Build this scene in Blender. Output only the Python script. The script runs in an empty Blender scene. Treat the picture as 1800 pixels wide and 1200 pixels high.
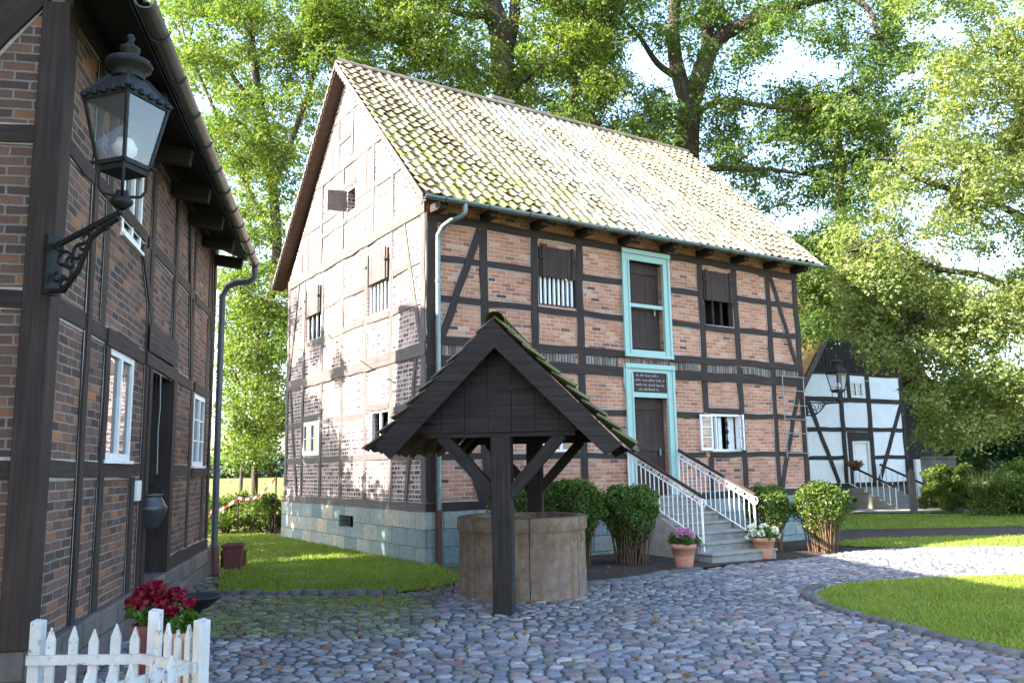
import bpy, math, random
import numpy as np
from mathutils import Vector, Matrix
random.seed(7); RNG = np.random.default_rng(7)
S = bpy.context.scene
COL = S.collection
PI = math.pi
CAMH = 1.75; FPX = 1471.93; PITCH = .15; ROLL = -.0165

# ------------------------------------------------------------------ camera
rt = Vector((1,0,0)); up = Vector((0,-math.sin(PITCH),math.cos(PITCH))); fw = Vector((0,math.cos(PITCH),math.sin(PITCH)))
rt2 = math.cos(ROLL)*rt + math.sin(ROLL)*up
up2 = -math.sin(ROLL)*rt + math.cos(ROLL)*up
cd = bpy.data.cameras.new('camera'); cam = bpy.data.objects.new('camera', cd); COL.objects.link(cam)
cd.sensor_width = 36; cd.sensor_fit = 'HORIZONTAL'; cd.lens = FPX/1800*36; cd.clip_end = 3000; cd.clip_start = .05
cam.matrix_world = Matrix(((rt2.x,up2.x,-fw.x,0),(rt2.y,up2.y,-fw.y,0),(rt2.z,up2.z,-fw.z,CAMH),(0,0,0,1)))
S.camera = cam
def at(x, y, D):            # a point of the photograph at a distance D
    d = rt2*((x-900)/FPX) + up2*((600-y)/FPX) + fw
    return Vector((0,0,CAMH)) + d*D
def gz(x, y):               # the yard drops a little to the right
    return -.025*min(max(x,0),6)

# ------------------------------------------------------------------ light
SUN_AZ = (-.932,-.362); EL = math.radians(31)
w = bpy.data.worlds.new('World'); S.world = w; w.use_nodes = True
nt = w.node_tree; bg = nt.nodes['Background']
sky = nt.nodes.new('ShaderNodeTexSky'); sky.sky_type = 'NISHITA'; sky.sun_disc = False
sky.sun_elevation = EL; sky.sun_rotation = math.atan2(SUN_AZ[0],SUN_AZ[1]); sky.dust_density = 1.5; sky.air_density = 1.0
nt.links.new(sky.outputs[0], bg.inputs[0]); bg.inputs[1].default_value = .15
sl = bpy.data.lights.new('sun','SUN'); sl.energy = 5.0; sl.angle = math.radians(.5); sl.color = (1,.93,.82)
so = bpy.data.objects.new('sun', sl); COL.objects.link(so)
sd = Vector((SUN_AZ[0],SUN_AZ[1],0)).normalized()*math.cos(EL) + Vector((0,0,math.sin(EL)))
so.rotation_euler = sd.to_track_quat('Z','Y').to_euler()
S.view_settings.view_transform = 'Standard'; S.view_settings.look = 'None'
S.view_settings.exposure = 2.7; S.view_settings.gamma = 1
S.cycles.max_bounces = 8; S.cycles.transparent_max_bounces = 12

# ------------------------------------------------------------------ materials
class N:
    def __init__(s, name):
        s.m = bpy.data.materials.new(name); s.m.use_nodes = True; s.t = s.m.node_tree
        s.b = s.t.nodes['Principled BSDF']; s.o = s.t.nodes['Material Output']
    def n(s, typ, **k):
        x = s.t.nodes.new(typ)
        for a,v in k.items(): setattr(x,a,v)
        return x
    def l(s, a, b): s.t.links.new(a,b)
    def set(s, sock, v):
        if hasattr(v,'is_output'): s.l(v, sock)
        else: sock.default_value = v
    def math(s, op, a, b=0., c=0.):
        x = s.n('ShaderNodeMath', operation=op)
        s.set(x.inputs[0],a); s.set(x.inputs[1],b); s.set(x.inputs[2],c); return x.outputs[0]
    def noise(s, vec, scale, detail=4, rough=.6):
        x = s.n('ShaderNodeTexNoise'); s.l(vec,x.inputs['Vector']); x.inputs['Scale'].default_value = scale
        x.inputs['Detail'].default_value = detail; x.inputs['Roughness'].default_value = rough; return x
    def ramp(s, f, stops, interp='LINEAR'):
        x = s.n('ShaderNodeValToRGB'); s.l(f,x.inputs[0]); r = x.color_ramp; r.interpolation = interp
        while len(r.elements) < len(stops): r.elements.new(.5)
        for e,(p,c) in zip(r.elements, stops):
            e.position = p; e.color = (*c,1) if len(c)==3 else c
        return x.outputs[0]
    def mix(s, f, a, b, mode='MIX'):
        x = s.n('ShaderNodeMix', data_type='RGBA', blend_type=mode)
        s.set(x.inputs[0],f)
        for i,v in ((6,a),(7,b)):
            if isinstance(v,tuple): v = (*v,1)[:4]
            s.set(x.inputs[i],v)
        return x.outputs[2]
    def bump(s, h, st=.5, dist=.01, prev=None):
        x = s.n('ShaderNodeBump'); s.l(h,x.inputs['Height']); x.inputs['Strength'].default_value = st
        x.inputs['Distance'].default_value = dist
        if prev: s.l(prev,x.inputs['Normal'])
        s.l(x.outputs[0], s.b.inputs['Normal']); return x.outputs[0]
    def uv(s): return s.n('ShaderNodeTexCoord').outputs['UV']
    def obj(s): return s.n('ShaderNodeTexCoord').outputs['Object']
    def base(s, c, rough=.8, spec=.3):
        if isinstance(c,tuple): s.b.inputs['Base Color'].default_value = (*c,1)
        else: s.l(c, s.b.inputs['Base Color'])
        s.set(s.b.inputs['Roughness'], rough); s.b.inputs['Specular IOR Level'].default_value = spec
        return s.m
def G(v): return (v,v,v)

def brick_mat(name, stops, mortar, bh=.076, bw=.25, header=False, jit=1., dirt=.5, joint=.011):
    q = N(name); sep = q.n('ShaderNodeSeparateXYZ')
    uv = q.uv()
    wob = q.noise(uv, 3.0, 2)
    add = q.n('ShaderNodeVectorMath', operation='MULTIPLY_ADD')
    q.l(wob.outputs['Color'], add.inputs[0]); add.inputs[1].default_value = (.02*jit,.016*jit,0); q.l(uv, add.inputs[2])
    q.l(add.outputs[0], sep.inputs[0])
    u, v = sep.outputs[0], sep.outputs[1]
    rv = q.math('DIVIDE', v, bh); row = q.math('FLOOR', rv); fv = q.math('FRACT', rv)
    odd = q.math('MODULO', q.math('ABSOLUTE', row), 2.)
    wn1 = q.n('ShaderNodeTexWhiteNoise', noise_dimensions='1D'); q.l(row, wn1.inputs['W'])
    wd = q.math('MULTIPLY_ADD', odd, -bw/2*(1 if header else 0), bw)
    uu = q.math('ADD', q.math('DIVIDE', u, wd), q.math('ADD', q.math('MULTIPLY', odd, .5 if not header else .25), q.math('MULTIPLY', wn1.outputs['Value'], .16)))
    col = q.math('FLOOR', uu); fu = q.math('FRACT', uu)
    du = q.math('MULTIPLY', q.math('MINIMUM', fu, q.math('SUBTRACT', 1., fu)), wd)
    dv = q.math('MULTIPLY', q.math('MINIMUM', fv, q.math('SUBTRACT', 1., fv)), bh)
    nz = q.noise(uv, 30, 3)
    d = q.math('ADD', q.math('MINIMUM', du, dv), q.math('MULTIPLY', q.math('SUBTRACT', nz.outputs[0], .5), .010))
    mr = q.n('ShaderNodeMapRange', interpolation_type='SMOOTHSTEP'); q.l(d, mr.inputs[0])
    mr.inputs[1].default_value = joint*.35; mr.inputs[2].default_value = joint*.95
    mask = mr.outputs[0]
    cmb = q.n('ShaderNodeCombineXYZ'); q.l(row, cmb.inputs[0]); q.l(col, cmb.inputs[1])
    wn = q.n('ShaderNodeTexWhiteNoise', noise_dimensions='2D'); q.l(cmb.outputs[0], wn.inputs['Vector'])
    bc = q.ramp(wn.outputs['Value'], stops)
    n2 = q.noise(uv, 55, 5, .75)
    nw=q.noise(uv,.55,3,.55)
    bc = q.mix(q.ramp(nw.outputs[0],[(.40,G(0)),(.75,G(.38))]), bc, q.mix(1., bc, (.66,.56,.55), 'MULTIPLY'))
    bc = q.mix(.45, bc, q.ramp(n2.outputs[0], [(.3,G(.35)),(.7,G(.75))]), 'OVERLAY')
    n4 = q.noise(uv, 1.1, 5, .65)
    mc = q.mix(q.ramp(n4.outputs[0],[(.35,G(0)),(.65,G(1))]), mortar, tuple(m*.62 for m in mortar))
    c = q.mix(mask, mc, bc)
    n3 = q.noise(uv, .8, 5, .65)
    c = q.mix(q.ramp(n3.outputs[0], [(.42,G(0)),(.72,G(dirt))]), c, q.mix(.5, c, (.05,.045,.04), 'MIX'))
    h = q.math('ADD', q.math('MULTIPLY', mask, .7), q.math('MULTIPLY', n2.outputs[0], .45))
    h = q.math('ADD', h, q.math('MULTIPLY', wn.outputs['Value'], .25))
    q.bump(h, .9, .012)
    return q.base(c, .9, .2)
BR_F = brick_mat('brick_red', [(0,(.07,.052,.054)),(.045,(.20,.10,.078)),(.10,(.34,.148,.088)),(.55,(.43,.188,.108)),(.88,(.47,.235,.148)),(1,(.49,.30,.215))], (.58,.50,.42), dirt=.18, joint=.0115, bh=.083)
BR_G = brick_mat('brick_pale', [(0,(.06,.05,.06)),(.35,(.13,.09,.09)),(.65,(.23,.14,.13)),(.85,(.30,.21,.19)),(1,(.38,.30,.28))], (.60,.55,.50), bh=.092, bw=.27, header=True, joint=.020, dirt=.1)
BR_L = brick_mat('brick_brown', [(0,(.065,.044,.040)),(.35,(.115,.068,.052)),(.75,(.165,.088,.062)),(.93,(.22,.105,.06)),(1,(.32,.14,.065))], (.27,.225,.195), bh=.082, bw=.26, jit=1.6, dirt=.5, joint=.014)

def wood_mat(name, a, b, rough=.75, bump=.5, sc=1.):
    q = N(name); uv = q.uv()
    mp = q.n('ShaderNodeMapping'); q.l(uv, mp.inputs[0]); mp.inputs['Scale'].default_value = (1.2*sc,28*sc,1)
    n = q.noise(mp.outputs[0], 1, 6, .65)
    n2 = q.noise(uv, 2.2, 4, .6)
    c = q.mix(q.ramp(n.outputs[0],[(.3,G(0)),(.72,G(1))]), a, b)
    c = q.mix(q.ramp(n2.outputs[0],[(.3,G(.0)),(.8,G(.55))]), c, tuple(x*.5 for x in a))
    q.bump(n.outputs[0], bump, .008)
    return q.base(c, rough, .25)
WD = wood_mat('timber_dark', (.022,.0145,.013), (.062,.041,.035))
WG = wood_mat('timber_grey', (.068,.056,.053), (.150,.124,.115))
WL = wood_mat('timber_brown', (.024,.018,.017), (.066,.048,.043))
WP = wood_mat('timber_black', (.010,.008,.008), (.050,.038,.034), bump=1.)
WB = wood_mat('soffit_board', (.045,.026,.018), (.10,.060,.042))
WSH = wood_mat('shutter_board', (.036,.022,.019), (.074,.047,.041))

def plain(name, c, c2=None, rough=.6, spec=.4, scale=6, metal=0., bump=.15):
    q = N(name); o = q.obj(); n = q.noise(o, scale, 6, .65)
    c2 = c2 or tuple(x*.75 for x in c)
    q.bump(n.outputs[0], bump, .01)
    q.b.inputs['Metallic'].default_value = metal
    return q.base(q.mix(q.ramp(n.outputs[0],[(.35,G(0)),(.7,G(1))]), c, c2), rough, spec)
M_GREEN = plain('turquoise_paint', (.27,.44,.395), (.31,.46,.43), .5, .4, 9)
M_GREEN2 = plain('deep_turquoise_paint', (.05,.30,.27), (.06,.34,.32), .5, .4, 9)
M_WHITE = plain('white_paint', (.78,.79,.78), (.62,.63,.62), .5, .4, 14)
M_FENCE = N('chipped_white_paint')
def _f(q):
    o = q.obj(); n = q.noise(o, 22, 7, .78); n2 = q.noise(o, 5, 5)
    c = q.mix(q.ramp(n.outputs[0],[(.575,G(0)),(.64,G(1))]), q.mix(q.ramp(n2.outputs[0],[(.3,G(0)),(.7,G(1))]),(.54,.54,.53),(.36,.36,.34)), (.10,.085,.075))
    q.bump(n.outputs[0], .4, .006); q.base(c, .55, .35)
_f(M_FENCE); M_FENCE = M_FENCE.m
M_IRON = plain('black_iron', (.007,.008,.008), (.016,.017,.016), .6, .25, 20)
M_ZINC = plain('green_zinc', (.13,.17,.175), (.19,.24,.235), .38, .5, 10, .5)
M_GUT = plain('dark_gutter', (.05,.055,.058), (.085,.09,.092), .4, .5, 10, .5)
M_PIPE = plain('dark_pipe', (.05,.055,.075), (.08,.085,.105), .4, .5, 8)
M_CAST = plain('rust_pipe', (.14,.05,.04), (.09,.04,.035), .6, .3, 8)
M_DARK = plain('dark_interior', (.006,.006,.007), None, .9, .1)  # near-black backing colour: the shade of unlit rooms behind openings is painted in
M_PLAST = plain('white_plaster', (.80,.82,.84), (.70,.72,.75), .85, .2, 2)
M_TERRA = plain('terracotta', (.46,.22,.15), (.38,.17,.12), .8, .2, 12)
M_TERRA2 = plain('dark_terracotta', (.16,.05,.05), (.10,.04,.04), .7, .2, 12)
M_STEP = plain('step_stone', (.27,.26,.24), (.17,.17,.155), .85, .2, 5, 0, .4)
M_BLACKW = plain('black_boards', (.010,.009,.009), (.022,.020,.019), .8, .2, 3)
M_SLATE = plain('grey_wall_stone', (.085,.085,.085), (.05,.05,.05), .85, .2, 3, 0, .6)
M_TXT = plain('faded_lettering', (.46,.43,.45), (.36,.33,.36), .8, .2, 30)
M_TXT2 = plain('worn_lettering', (.15,.13,.135), (.11,.095,.095), .8, .2, 30)
M_THATCH = plain('old_roof', (.10,.065,.03), (.17,.11,.045), .95, .1, 8, 0, .8)
M_RED = plain('red_tape', (.55,.04,.03), None, .5); M_TAPE = plain('white_tape', (.8,.78,.76), None, .5)
M_BULB = plain('lamp_bulb', (.75,.75,.72), None, .3)
M_SOIL = plain('soil', (.075,.055,.045), (.035,.028,.024), .95, .1, 4, 0, .8)
M_TWIG = plain('dry_twig', (.16,.10,.06), (.10,.065,.04), .9, .1)
M_CABLE = plain('cable', (.30,.29,.28), None, .6)

def glass_mat(name, tr):
    dm=.10 if tr<.9 else .015
    q = N(name); t = q.t
    g = q.n('ShaderNodeBsdfGlossy'); g.inputs['Roughness'].default_value = .03; g.inputs[0].default_value = (.9,.95,1,1)
    tt = q.n('ShaderNodeBsdfTransparent'); tt.inputs[0].default_value = (tr,tr,tr*1.02,1)
    d = q.n('ShaderNodeBsdfDiffuse'); d.inputs[0].default_value = (.5,.5,.5,1)
    lw = q.n('ShaderNodeLayerWeight'); lw.inputs[0].default_value = .5; fo_ = q.math('POWER', lw.outputs['Facing'], 4.)
    m0 = q.n('ShaderNodeMixShader'); m0.inputs[0].default_value = dm; q.l(tt.outputs[0],m0.inputs[1]); q.l(d.outputs[0],m0.inputs[2])
    m = q.n('ShaderNodeMixShader'); fm = q.math('MULTIPLY_ADD', fo_, .8 if tr<.9 else .5, .05)
    q.l(fm, m.inputs[0]); q.l(m0.outputs[0],m.inputs[1]); q.l(g.outputs[0],m.inputs[2])
    q.l(m.outputs[0], q.o.inputs[0]); return q.m
M_GLASS = glass_mat('lantern_glass', .82)
M_CLEAR = glass_mat('clear_glass', .96)
q = N('window_glass'); M_PANE = q.base((.02,.024,.028), .04, .9)

def stone_mat(name, stops, mortar, bw, bh, dirt, dirtc):
    q = N(name); uv = q.uv(); bt = q.n('ShaderNodeTexBrick'); 
    wob = q.noise(uv, 2.5, 3); add = q.n('ShaderNodeVectorMath', operation='MULTIPLY_ADD')
    q.l(wob.outputs['Color'], add.inputs[0]); add.inputs[1].default_value = (.05,.05,0); q.l(uv, add.inputs[2])
    q.l(add.outputs[0], bt.inputs['Vector']); bt.inputs['Scale'].default_value = 1
    bt.inputs['Brick Width'].default_value = bw; bt.inputs['Row Height'].default_value = bh; bt.inputs['Mortar Size'].default_value = .010
    bt.inputs['Color1'].default_value = (0,0,0,1); bt.inputs['Color2'].default_value = (1,1,1,1); bt.inputs['Mortar'].default_value = (.5,.5,.5,1)
    bt.inputs['Mortar Smooth'].default_value = .4
    c = q.ramp(bt.outputs['Color'], stops); n = q.noise(uv, 9, 7, .7); n2 = q.noise(uv, 1.4, 4, .6)
    c = q.mix(.6, c, q.ramp(n.outputs[0],[(.25,G(.25)),(.75,G(.8))]), 'OVERLAY')
    c = q.mix(q.ramp(n2.outputs[0],[(.4,G(0)),(.7,G(dirt))]), c, dirtc)
    c = q.mix(bt.outputs['Fac'], c, mortar)
    h = q.math('SUBTRACT', n.outputs[0], q.math('MULTIPLY', bt.outputs['Fac'], 1.2))
    q.bump(h, .8, .02); return q.base(c, .9, .2)
M_PLINTH = stone_mat('plinth_stone', [(0,(.15,.21,.22)),(.45,(.24,.29,.28)),(.8,(.36,.35,.29)),(1,(.42,.37,.28))], (.12,.12,.115), .72, .33, .5, (.13,.17,.17))
M_PLINTH2 = stone_mat('plinth_stone_dark', [(0,(.10,.09,.085)),(1,(.17,.15,.135))], (.06,.055,.05), .6, .25, .5, (.06,.055,.05))

q = N('well_sandstone'); o = q.obj()
n = q.noise(o, 7, 8, .75); n2 = q.noise(o, 1.6, 4, .6); mp = q.n('ShaderNodeMapping'); q.l(o, mp.inputs[0]); mp.inputs['Scale'].default_value=(4,4,.5)
n3 = q.noise(mp.outputs[0], 1.4, 5, .7)
c = q.mix(q.ramp(n.outputs[0],[(.3,G(0)),(.7,G(1))]), (.10,.066,.048), (.35,.25,.175))
c = q.mix(q.ramp(n2.outputs[0],[(.4,G(0)),(.75,G(.7))]), c, (.16,.13,.125))
c = q.mix(q.ramp(n3.outputs[0],[(.46,G(0)),(.66,G(.75))]), c, (.17,.085,.03))
n5 = q.noise(o, 40, 4, .7); q.bump(q.math('ADD', n.outputs[0], q.math('MULTIPLY', n5.outputs[0], .5)), 1., .02); M_WELL = q.base(c, .9, .2)

def attr_mat(name, rough, bumpsc, bst, var=.5, spec=.3, moss=None):
    q = N(name); a = q.n('ShaderNodeAttribute', attribute_name='Col'); o = q.obj()
    n = q.noise(o, bumpsc, 6, .7)
    c = q.mix(var, a.outputs['Color'], q.ramp(n.outputs[0],[(.28,G(.22)),(.72,G(.8))]), 'OVERLAY')
    if moss:
        n2 = q.noise(o, moss[1], 6, .7)
        c = q.mix(q.math('MULTIPLY', q.ramp(n2.outputs[0],[(moss[2],G(0)),(moss[2]+.08,G(1))]), a.outputs['Alpha']), c, moss[0])
    q.bump(n.outputs[0], bst, .01); return q.base(c, rough, spec)
M_COB = attr_mat('cobblestone', .88, 22, .6, .5, .18)
M_TILE = attr_mat('pantile_clay', .8, 18, .4, .5, .3, ((.20,.205,.035),4.2,.47))
M_TILEU = attr_mat('pantile_old', .85, 18, .4, .5, .2, ((.10,.13,.03),7,.42))
M_BASE = plain('joint_sand', (.075,.085,.09), (.04,.048,.045), .95, .1, 3, 0, .6)

def leaf_mat(name, stops, tr=.45, rough=.5):
    q = N(name); g = q.n('ShaderNodeNewGeometry'); o = q.obj(); n = q.noise(o, .55, 3)
    f = q.math('ADD', q.math('MULTIPLY', g.outputs['Random Per Island'], .62), q.math('MULTIPLY', q.math('SUBTRACT', n.outputs[0], .28), .75))
    c = q.ramp(f, stops)
    q.base(c, rough, .35)
    tl = q.n('ShaderNodeBsdfTranslucent'); c2 = q.mix(1., c, (1.25,1.3,.55), 'MULTIPLY'); q.l(c2, tl.inputs[0])
    m = q.n('ShaderNodeMixShader'); m.inputs[0].default_value = tr
    q.l(q.b.outputs[0], m.inputs[1]); q.l(tl.outputs[0], m.inputs[2]); q.l(m.outputs[0], q.o.inputs[0]); return q.m
LF_MAPLE = leaf_mat('leaf_maple', [(0,(.035,.075,.014)),(.3,(.07,.125,.024)),(.6,(.125,.18,.036)),(.85,(.20,.22,.045)),(1,(.30,.19,.04))],.5)
LF_OAK = leaf_mat('leaf_oak', [(0,(.035,.075,.02)),(.4,(.08,.135,.035)),(.75,(.14,.195,.055)),(1,(.23,.24,.07))],.58)
LF_OAKD = leaf_mat('leaf_oak_dark', [(0,(.018,.045,.015)),(.5,(.036,.075,.024)),(1,(.075,.115,.035))], .35)
LF_PLANE = leaf_mat('leaf_plane', [(0,(.06,.10,.028)),(.35,(.14,.19,.055)),(.75,(.27,.30,.11)),(.97,(.38,.38,.16)),(1,(.42,.16,.04))], .5)
LF_BOX = leaf_mat('leaf_box', [(0,(.030,.075,.012)),(.5,(.070,.13,.020)),(1,(.13,.19,.035))], .3)
LF_BUSH = leaf_mat('leaf_bush', [(0,(.035,.075,.012)),(.5,(.09,.14,.022)),(1,(.20,.23,.05))], .4)
LF_GRASS = leaf_mat('grass_blade', [(0,(.09,.14,.016)),(.45,(.18,.24,.03)),(.8,(.26,.30,.05)),(1,(.34,.31,.09))], .35)
LF_RYE = leaf_mat('field_blade', [(0,(.20,.22,.05)),(.5,(.30,.29,.09)),(1,(.42,.36,.14))], .35)
LF_RED = leaf_mat('petal_red', [(0,(.12,.003,.014)),(.6,(.20,.005,.022)),(1,(.30,.012,.04))], .3)
LF_PINK = leaf_mat('petal_pink', [(0,(.40,.16,.38)),(.6,(.60,.30,.52)),(1,(.72,.5,.62))], .3)
LF_WHITE = leaf_mat('petal_white', [(0,(.55,.58,.5)),(.6,(.78,.78,.74)),(1,(.85,.85,.82))], .3)
LF_DEAD = leaf_mat('dead_leaf', [(0,(.14,.05,.015)),(.5,(.26,.11,.03)),(1,(.36,.22,.05))], .2)
LF_DRY = leaf_mat('dry_leaf', [(0,(.07,.045,.025)),(.5,(.13,.09,.045)),(1,(.20,.15,.07))], .2)
LF_FAR = leaf_mat('leaf_far', [(0,(.05,.085,.05)),(1,(.10,.14,.08))], .2)
q = N('bark'); o = q.obj(); mp = q.n('ShaderNodeMapping'); q.l(o, mp.inputs[0]); mp.inputs['Scale'].default_value=(7,7,1.4)
n = q.noise(mp.outputs[0], 1.6, 6, .7); q.bump(n.outputs[0], 1., .05)
M_BARK = q.base(q.ramp(n.outputs[0],[(.3,(.030,.024,.020)),(.55,(.075,.060,.048)),(.75,(.14,.115,.095))]), .9, .15)
q = N('lawn_soil'); o = q.obj(); n = q.noise(o, 2.2, 7, .7)
M_LAWN = q.base(q.ramp(n.outputs[0],[(.3,(.07,.11,.018)),(.7,(.13,.17,.035))]), .95, .1)
q = N('ground_earth'); o = q.obj(); n = q.noise(o, .25, 8, .7)
M_GROUND = q.base(q.ramp(n.outputs[0],[(.3,(.075,.085,.025)),(.55,(.12,.12,.04)),(.75,(.16,.14,.07))]), .95, .1)
q = N('meadow_grass'); o = q.obj(); n = q.noise(o, .3, 8, .7)
M_FIELD = q.base(q.ramp(n.outputs[0],[(.3,(.34,.34,.13)),(.7,(.46,.42,.20))]), .95, .1)
q = N('pale_gravel'); o = q.obj(); n = q.noise(o, 30, 6, .8); q.bump(n.outputs[0], .6, .02)
M_GRAV = q.base(q.ramp(n.outputs[0],[(.3,(.34,.31,.28)),(.7,(.52,.49,.45))]), .95, .1)

# ------------------------------------------------------------------ mesh builder
class MB:
    def __init__(s): s.v=[]; s.f=[]; s.u=[]; s.mi=[]; s.c=[]; s.cur=0; s.col=None; s.sm=[]
    def face(s, pts, uvs=None, smooth=False):
        i = len(s.v); s.v += [tuple(p) for p in pts]; s.f.append(tuple(range(i,i+len(pts))))
        if s.col is not None: s.c += [s.col]*len(pts)
        if uvs is None:
            p = [Vector(x) for x in pts]; n = (p[1]-p[0]).cross(p[2]-p[0])
            a = max(range(3), key=lambda k: abs(n[k]))
            uvs = [(x.y,x.z) if a==0 else (x.x,x.z) if a==1 else (x.x,x.y) for x in p]
        s.u.append(uvs); s.mi.append(s.cur); s.sm.append(smooth)
    def grid(s, rows, smooth=True, closed=False):
        i = len(s.v); m = len(rows[0])
        for r in rows:
            s.v += [tuple(p) for p in r]
            if s.col is not None: s.c += [s.col]*m
        for a in range(len(rows)-1):
            for b in range(m if closed else m-1):
                b2 = (b+1)%m
                s.f.append((i+a*m+b, i+a*m+b2, i+(a+1)*m+b2, i+(a+1)*m+b))
                s.u.append([(a,b/m),(a,(b+1)/m),(a+1,(b+1)/m),(a+1,b/m)]); s.mi.append(s.cur); s.sm.append(smooth)
    def hexa(s, a, b, la=None):      # a, b: two matching quads (ends); uv runs along a->b
        a=[Vector(x) for x in a]; b=[Vector(x) for x in b]
        L = (sum(b,Vector())-sum(a,Vector())).length/4; o=random.random()*9; k=random.random()*9
        w=[(a[1]-a[0]).length,(a[2]-a[1]).length,(a[3]-a[2]).length,(a[0]-a[3]).length]; acc=k
        for i in range(4):
            j=(i+1)%4
            s.face([a[i],a[j],b[j],b[i]],[(o,acc),(o,acc+w[i]),(o+L,acc+w[i]),(o+L,acc)]); acc+=w[i]
        s.face(a[::-1],[(k,0),(k+.05,0),(k+.05,w[0]),(k,w[0])]); s.face(b,[(k,0),(k+.05,0),(k+.05,w[0]),(k,w[0])])
    def box(s, x0,x1,y0,y1,z0,z1):
        d=(x1-x0,y1-y0,z1-z0); a=max(range(3),key=lambda i:abs(d[i]))
        if a==0: s.hexa([(x0,y0,z0),(x0,y1,z0),(x0,y1,z1),(x0,y0,z1)],[(x1,y0,z0),(x1,y1,z0),(x1,y1,z1),(x1,y0,z1)])
        elif a==1: s.hexa([(x0,y0,z0),(x0,y0,z1),(x1,y0,z1),(x1,y0,z0)],[(x0,y1,z0),(x0,y1,z1),(x1,y1,z1),(x1,y1,z0)])
        else: s.hexa([(x0,y0,z0),(x1,y0,z0),(x1,y1,z0),(x0,y1,z0)],[(x0,y0,z1),(x1,y0,z1),(x1,y1,z1),(x0,y1,z1)])
    def pbox(s, x0,x1,y0,y1,z0,z1):  # box with metric uv (masonry)
        P=lambda *q:q
        s.face([(x0,y0,z0),(x1,y0,z0),(x1,y0,z1),(x0,y0,z1)]); s.face([(x1,y1,z0),(x0,y1,z0),(x0,y1,z1),(x1,y1,z1)])
        s.face([(x0,y1,z0),(x0,y0,z0),(x0,y0,z1),(x0,y1,z1)]); s.face([(x1,y0,z0),(x1,y1,z0),(x1,y1,z1),(x1,y0,z1)])
        s.face([(x0,y0,z1),(x1,y0,z1),(x1,y1,z1),(x0,y1,z1)]); s.face([(x0,y1,z0),(x1,y1,z0),(x1,y0,z0),(x0,y0,z0)])
    def beam(s, p0, p1, wd, dp, side=None, wob=0.):
        p0=Vector(p0); p1=Vector(p1); d=(p1-p0).normalized()
        sd=Vector(side) if side else (Vector((0,0,1)) if abs(d.z)<.9 else Vector((1,0,0)))
        x=d.cross(sd).normalized(); y=x.cross(d).normalized()
        n=max(1,int((p1-p0).length/.45)) if wob else 1
        pr=None; o=random.random()*9; k=random.random()*9
        for i in range(n+1):
            c=p0.lerp(p1,i/n)+y*random.uniform(-wob,wob)*.5; a=wd/2*(1+random.uniform(-wob,wob)*2); b=dp/2
            q=[c-x*b-y*a,c+x*b-y*a,c+x*b+y*a,c-x*b+y*a]
            if pr:
                L=(p1-p0).length/n
                acc=k
                for m in range(4):
                    j=(m+1)%4; w=(pr[j]-pr[m]).length
                    s.face([pr[m],pr[j],q[j],q[m]],[(o+L*(i-1),acc),(o+L*(i-1),acc+w),(o+L*i,acc+w),(o+L*i,acc)]); acc+=w
            else: s.face(q[::-1],[(k,0),(k+.05,0),(k+.05,wd),(k,wd)])
            pr=q
        s.face(pr,[(k,0),(k+.05,0),(k+.05,wd),(k,wd)])
    def tube(s, pts, rad, n=8, cap=True):
        pts=[Vector(p) for p in pts]
        if not isinstance(rad,(list,tuple)): rad=[rad]*len(pts)
        rows=[]; ref=None
        for i,p in enumerate(pts):
            d=(pts[min(i+1,len(pts)-1)]-pts[max(i-1,0)]).normalized()
            if ref is None: ref=Vector((0,0,1)) if abs(d.z)<.9 else Vector((1,0,0))
            x=d.cross(ref).normalized(); y=x.cross(d).normalized(); ref=y
            rows.append([p+(x*math.cos(2*PI*k/n)+y*math.sin(2*PI*k/n))*rad[i] for k in range(n)])
        s.grid(rows,True,True)
        if cap: s.face(rows[0][::-1]); s.face(rows[-1])
    def lathe(s, prof, c=(0,0,0), n=24, a0=0, a1=2*PI, smooth=True):
        full=abs(a1-a0-2*PI)<1e-6; m=n if full else n+1
        rows=[[(c[0]+r*math.cos(a0+(a1-a0)*k/n),c[1]+r*math.sin(a0+(a1-a0)*k/n),c[2]+z) for k in range(m)] for r,z in prof]
        s.grid(rows,smooth,full)
    def prism(s, poly, off):          # 3D polygon + offset vector
        a=[Vector(p) for p in poly]; o=Vector(off); b=[p+o for p in a]
        s.face(a); s.face(b[::-1])
        for i in range(len(a)):
            j=(i+1)%len(a); s.face([a[i],b[i],b[j],a[j]])
    def build(s, name, mats, parent=None, loc=None, bevel=0.):
        me=bpy.data.meshes.new(name); me.from_pydata(s.v,[],s.f)
        ul=me.uv_layers.new(name='UVMap'); flat=[c for uv in s.u for q in uv for c in q]
        ul.data.foreach_set('uv',flat)
        if s.c:
            at_=me.color_attributes.new('Col','FLOAT_COLOR','POINT')
            at_.data.foreach_set('color',[x for c in s.c for x in (c if len(c)==4 else (*c,1))])
        for m in (mats if isinstance(mats,(list,tuple)) else [mats]): me.materials.append(m)
        me.polygons.foreach_set('material_index',s.mi); me.polygons.foreach_set('use_smooth',s.sm)
        me.update()
        o=bpy.data.objects.new(name,me); COL.objects.link(o)
        if parent: o.parent=parent
        if loc: o.location=loc
        if bevel:
            # weld so the bevel can work
            md=o.modifiers.new('w','WELD'); md.merge_threshold=.0005
            b=o.modifiers.new('b','BEVEL'); b.width=bevel; b.segments=2; b.limit_method='ANGLE'
        return o
def tag(o, label=None, cat=None, group=None, kind=None):
    for k,v in (('label',label),('category',cat),('group',group),('kind',kind)):
        if v: o[k]=v
    return o
def empty(name, loc, rz=0, **k):
    o=bpy.data.objects.new(name,None); COL.objects.link(o); o.location=loc; o.rotation_euler=(0,0,rz); o.empty_display_size=.2
    return tag(o,**k)
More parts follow.
